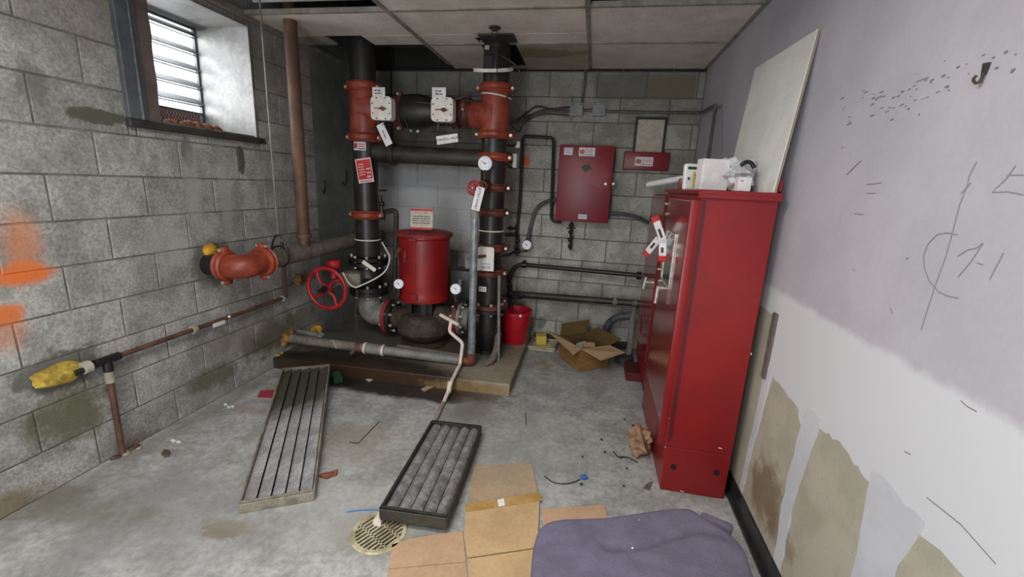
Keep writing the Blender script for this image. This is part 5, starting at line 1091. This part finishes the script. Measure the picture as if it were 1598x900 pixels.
chip('foil_scrap', [(1003, 762), (1010, 755), (1018, 752), (1014, 766)], 'grey_pipe', 'dark glossy scrap on the floor by the red cabinet base', 'scrap')
chip('clear_wrapper', [(835, 562), (858, 560), (870, 572), (840, 580)], 'pvc_dirty', 'dusty pale wrapper on the floor before the cardboard box', 'wrapper', .006)
for i, p in enumerate((((545, 690), (558, 692), (566, 685), (592, 658)), ((541, 800), (560, 797), (590, 796)), ((820, 645), (821, 665)))):
    bm = B(); tube(bm, spline([fl(*q)+V((0, 0, .004)) for q in p], 4), .0025, 5); tag(obj('twig', bm, 'twig' if i != 1 else 'ink_blue', org=fl(*p[0])), ('bent thin twig on the floor between the two light grilles', 'straight dark blue wire beside the floor drain', 'short straw standing out on the floor right of the pad')[i], 'twig' if i != 1 else 'wire')
t = thing('wire_scrap', 'thin wire with a bright blue cap on the floor', 'wire', fl(885, 752))
bm = B(); tube(bm, spline([fl(x, y)+V((0, 0, .005)) for x, y in ((850, 744), (862, 753), (878, 756), (893, 754), (905, 749))]), .0028, 6); obj('lead', bm, 'wire_black', t)
bm = B(); q = fl(911, 747)+V((0, 0, .012)); lathe(bm, q, (1, .25, 0), [(-.02, .004), (-.012, .012), (.008, .013), (.016, .009)], 12); obj('wire_nut', bm, 'blue_cap', t)
for i, p in enumerate((((957, 705), (963, 713), (970, 716)), ((968, 714), (980, 715), (995, 723)), ((962, 700), (970, 703), (975, 699)))):
    bm = B(); tube(bm, spline([fl(*q)+V((0, 0, .006)) for q in p], 4), .003, 5); tag(obj('wire_scrap', bm, 'wire_black' if i < 2 else 'bolt', org=fl(*p[0])), ('short black wire left of the crumpled paper bag', 'curved black wire in front of the crumpled paper bag', 'bright bit of wire beside the crumpled paper bag')[i], 'wire')
# crumpled paper bag
c = fl(1010, 700); c = V((.41, 2.36, 0)); bm = B(); g = bmesh.ops.create_icosphere(bm, subdivisions=3, radius=1)
for v_ in g['verts']:
    p = v_.co.copy(); k_ = 1+.16*math.sin(p.x*6+p.z*4)+.13*math.sin(p.y*8+2+p.x*3)+.1*math.sin(p.z*11+p.y*5)
    q = V((.385+p.x*.062*k_+.0, 2.38+p.y*.1*k_, .075+p.z*.08*k_)); q.z = max(.001, q.z); q.x = min(q.x, CX0+.003); v_.co = q
tag(obj('paper_bag', bm, 'paper_bag', org=c, angle=15), 'crumpled brown paper bag lying against the red cabinet base', 'paper bag')
rn = random.Random(21)
for i in range(26):
    if i < 14: q = P(rn.uniform(470, 700), rn.uniform(495, 545), 'Z', PZ); lab, grp = 'small bit of gravel or paint on the pad by the pump', 'grit on the pad'
    else: q = fl(rn.uniform(880, 1010), rn.uniform(640, 760)); lab, grp = 'tiny dark crumb on the floor left of the red cabinet', 'crumbs on the floor'
    if q.x < LX+.05 or (V((q.x, q.y))-V((PX, RY))).length < .26: continue
    bm = B(); r = rn.uniform(.004, .009); sphere(bm, q+V((0, 0, r*.5)), r, sq=(1, 1.3, .6)); tag(obj('crumb', bm, 'white_bit' if i < 5 else 'twig', org=q), lab, 'debris', grp)
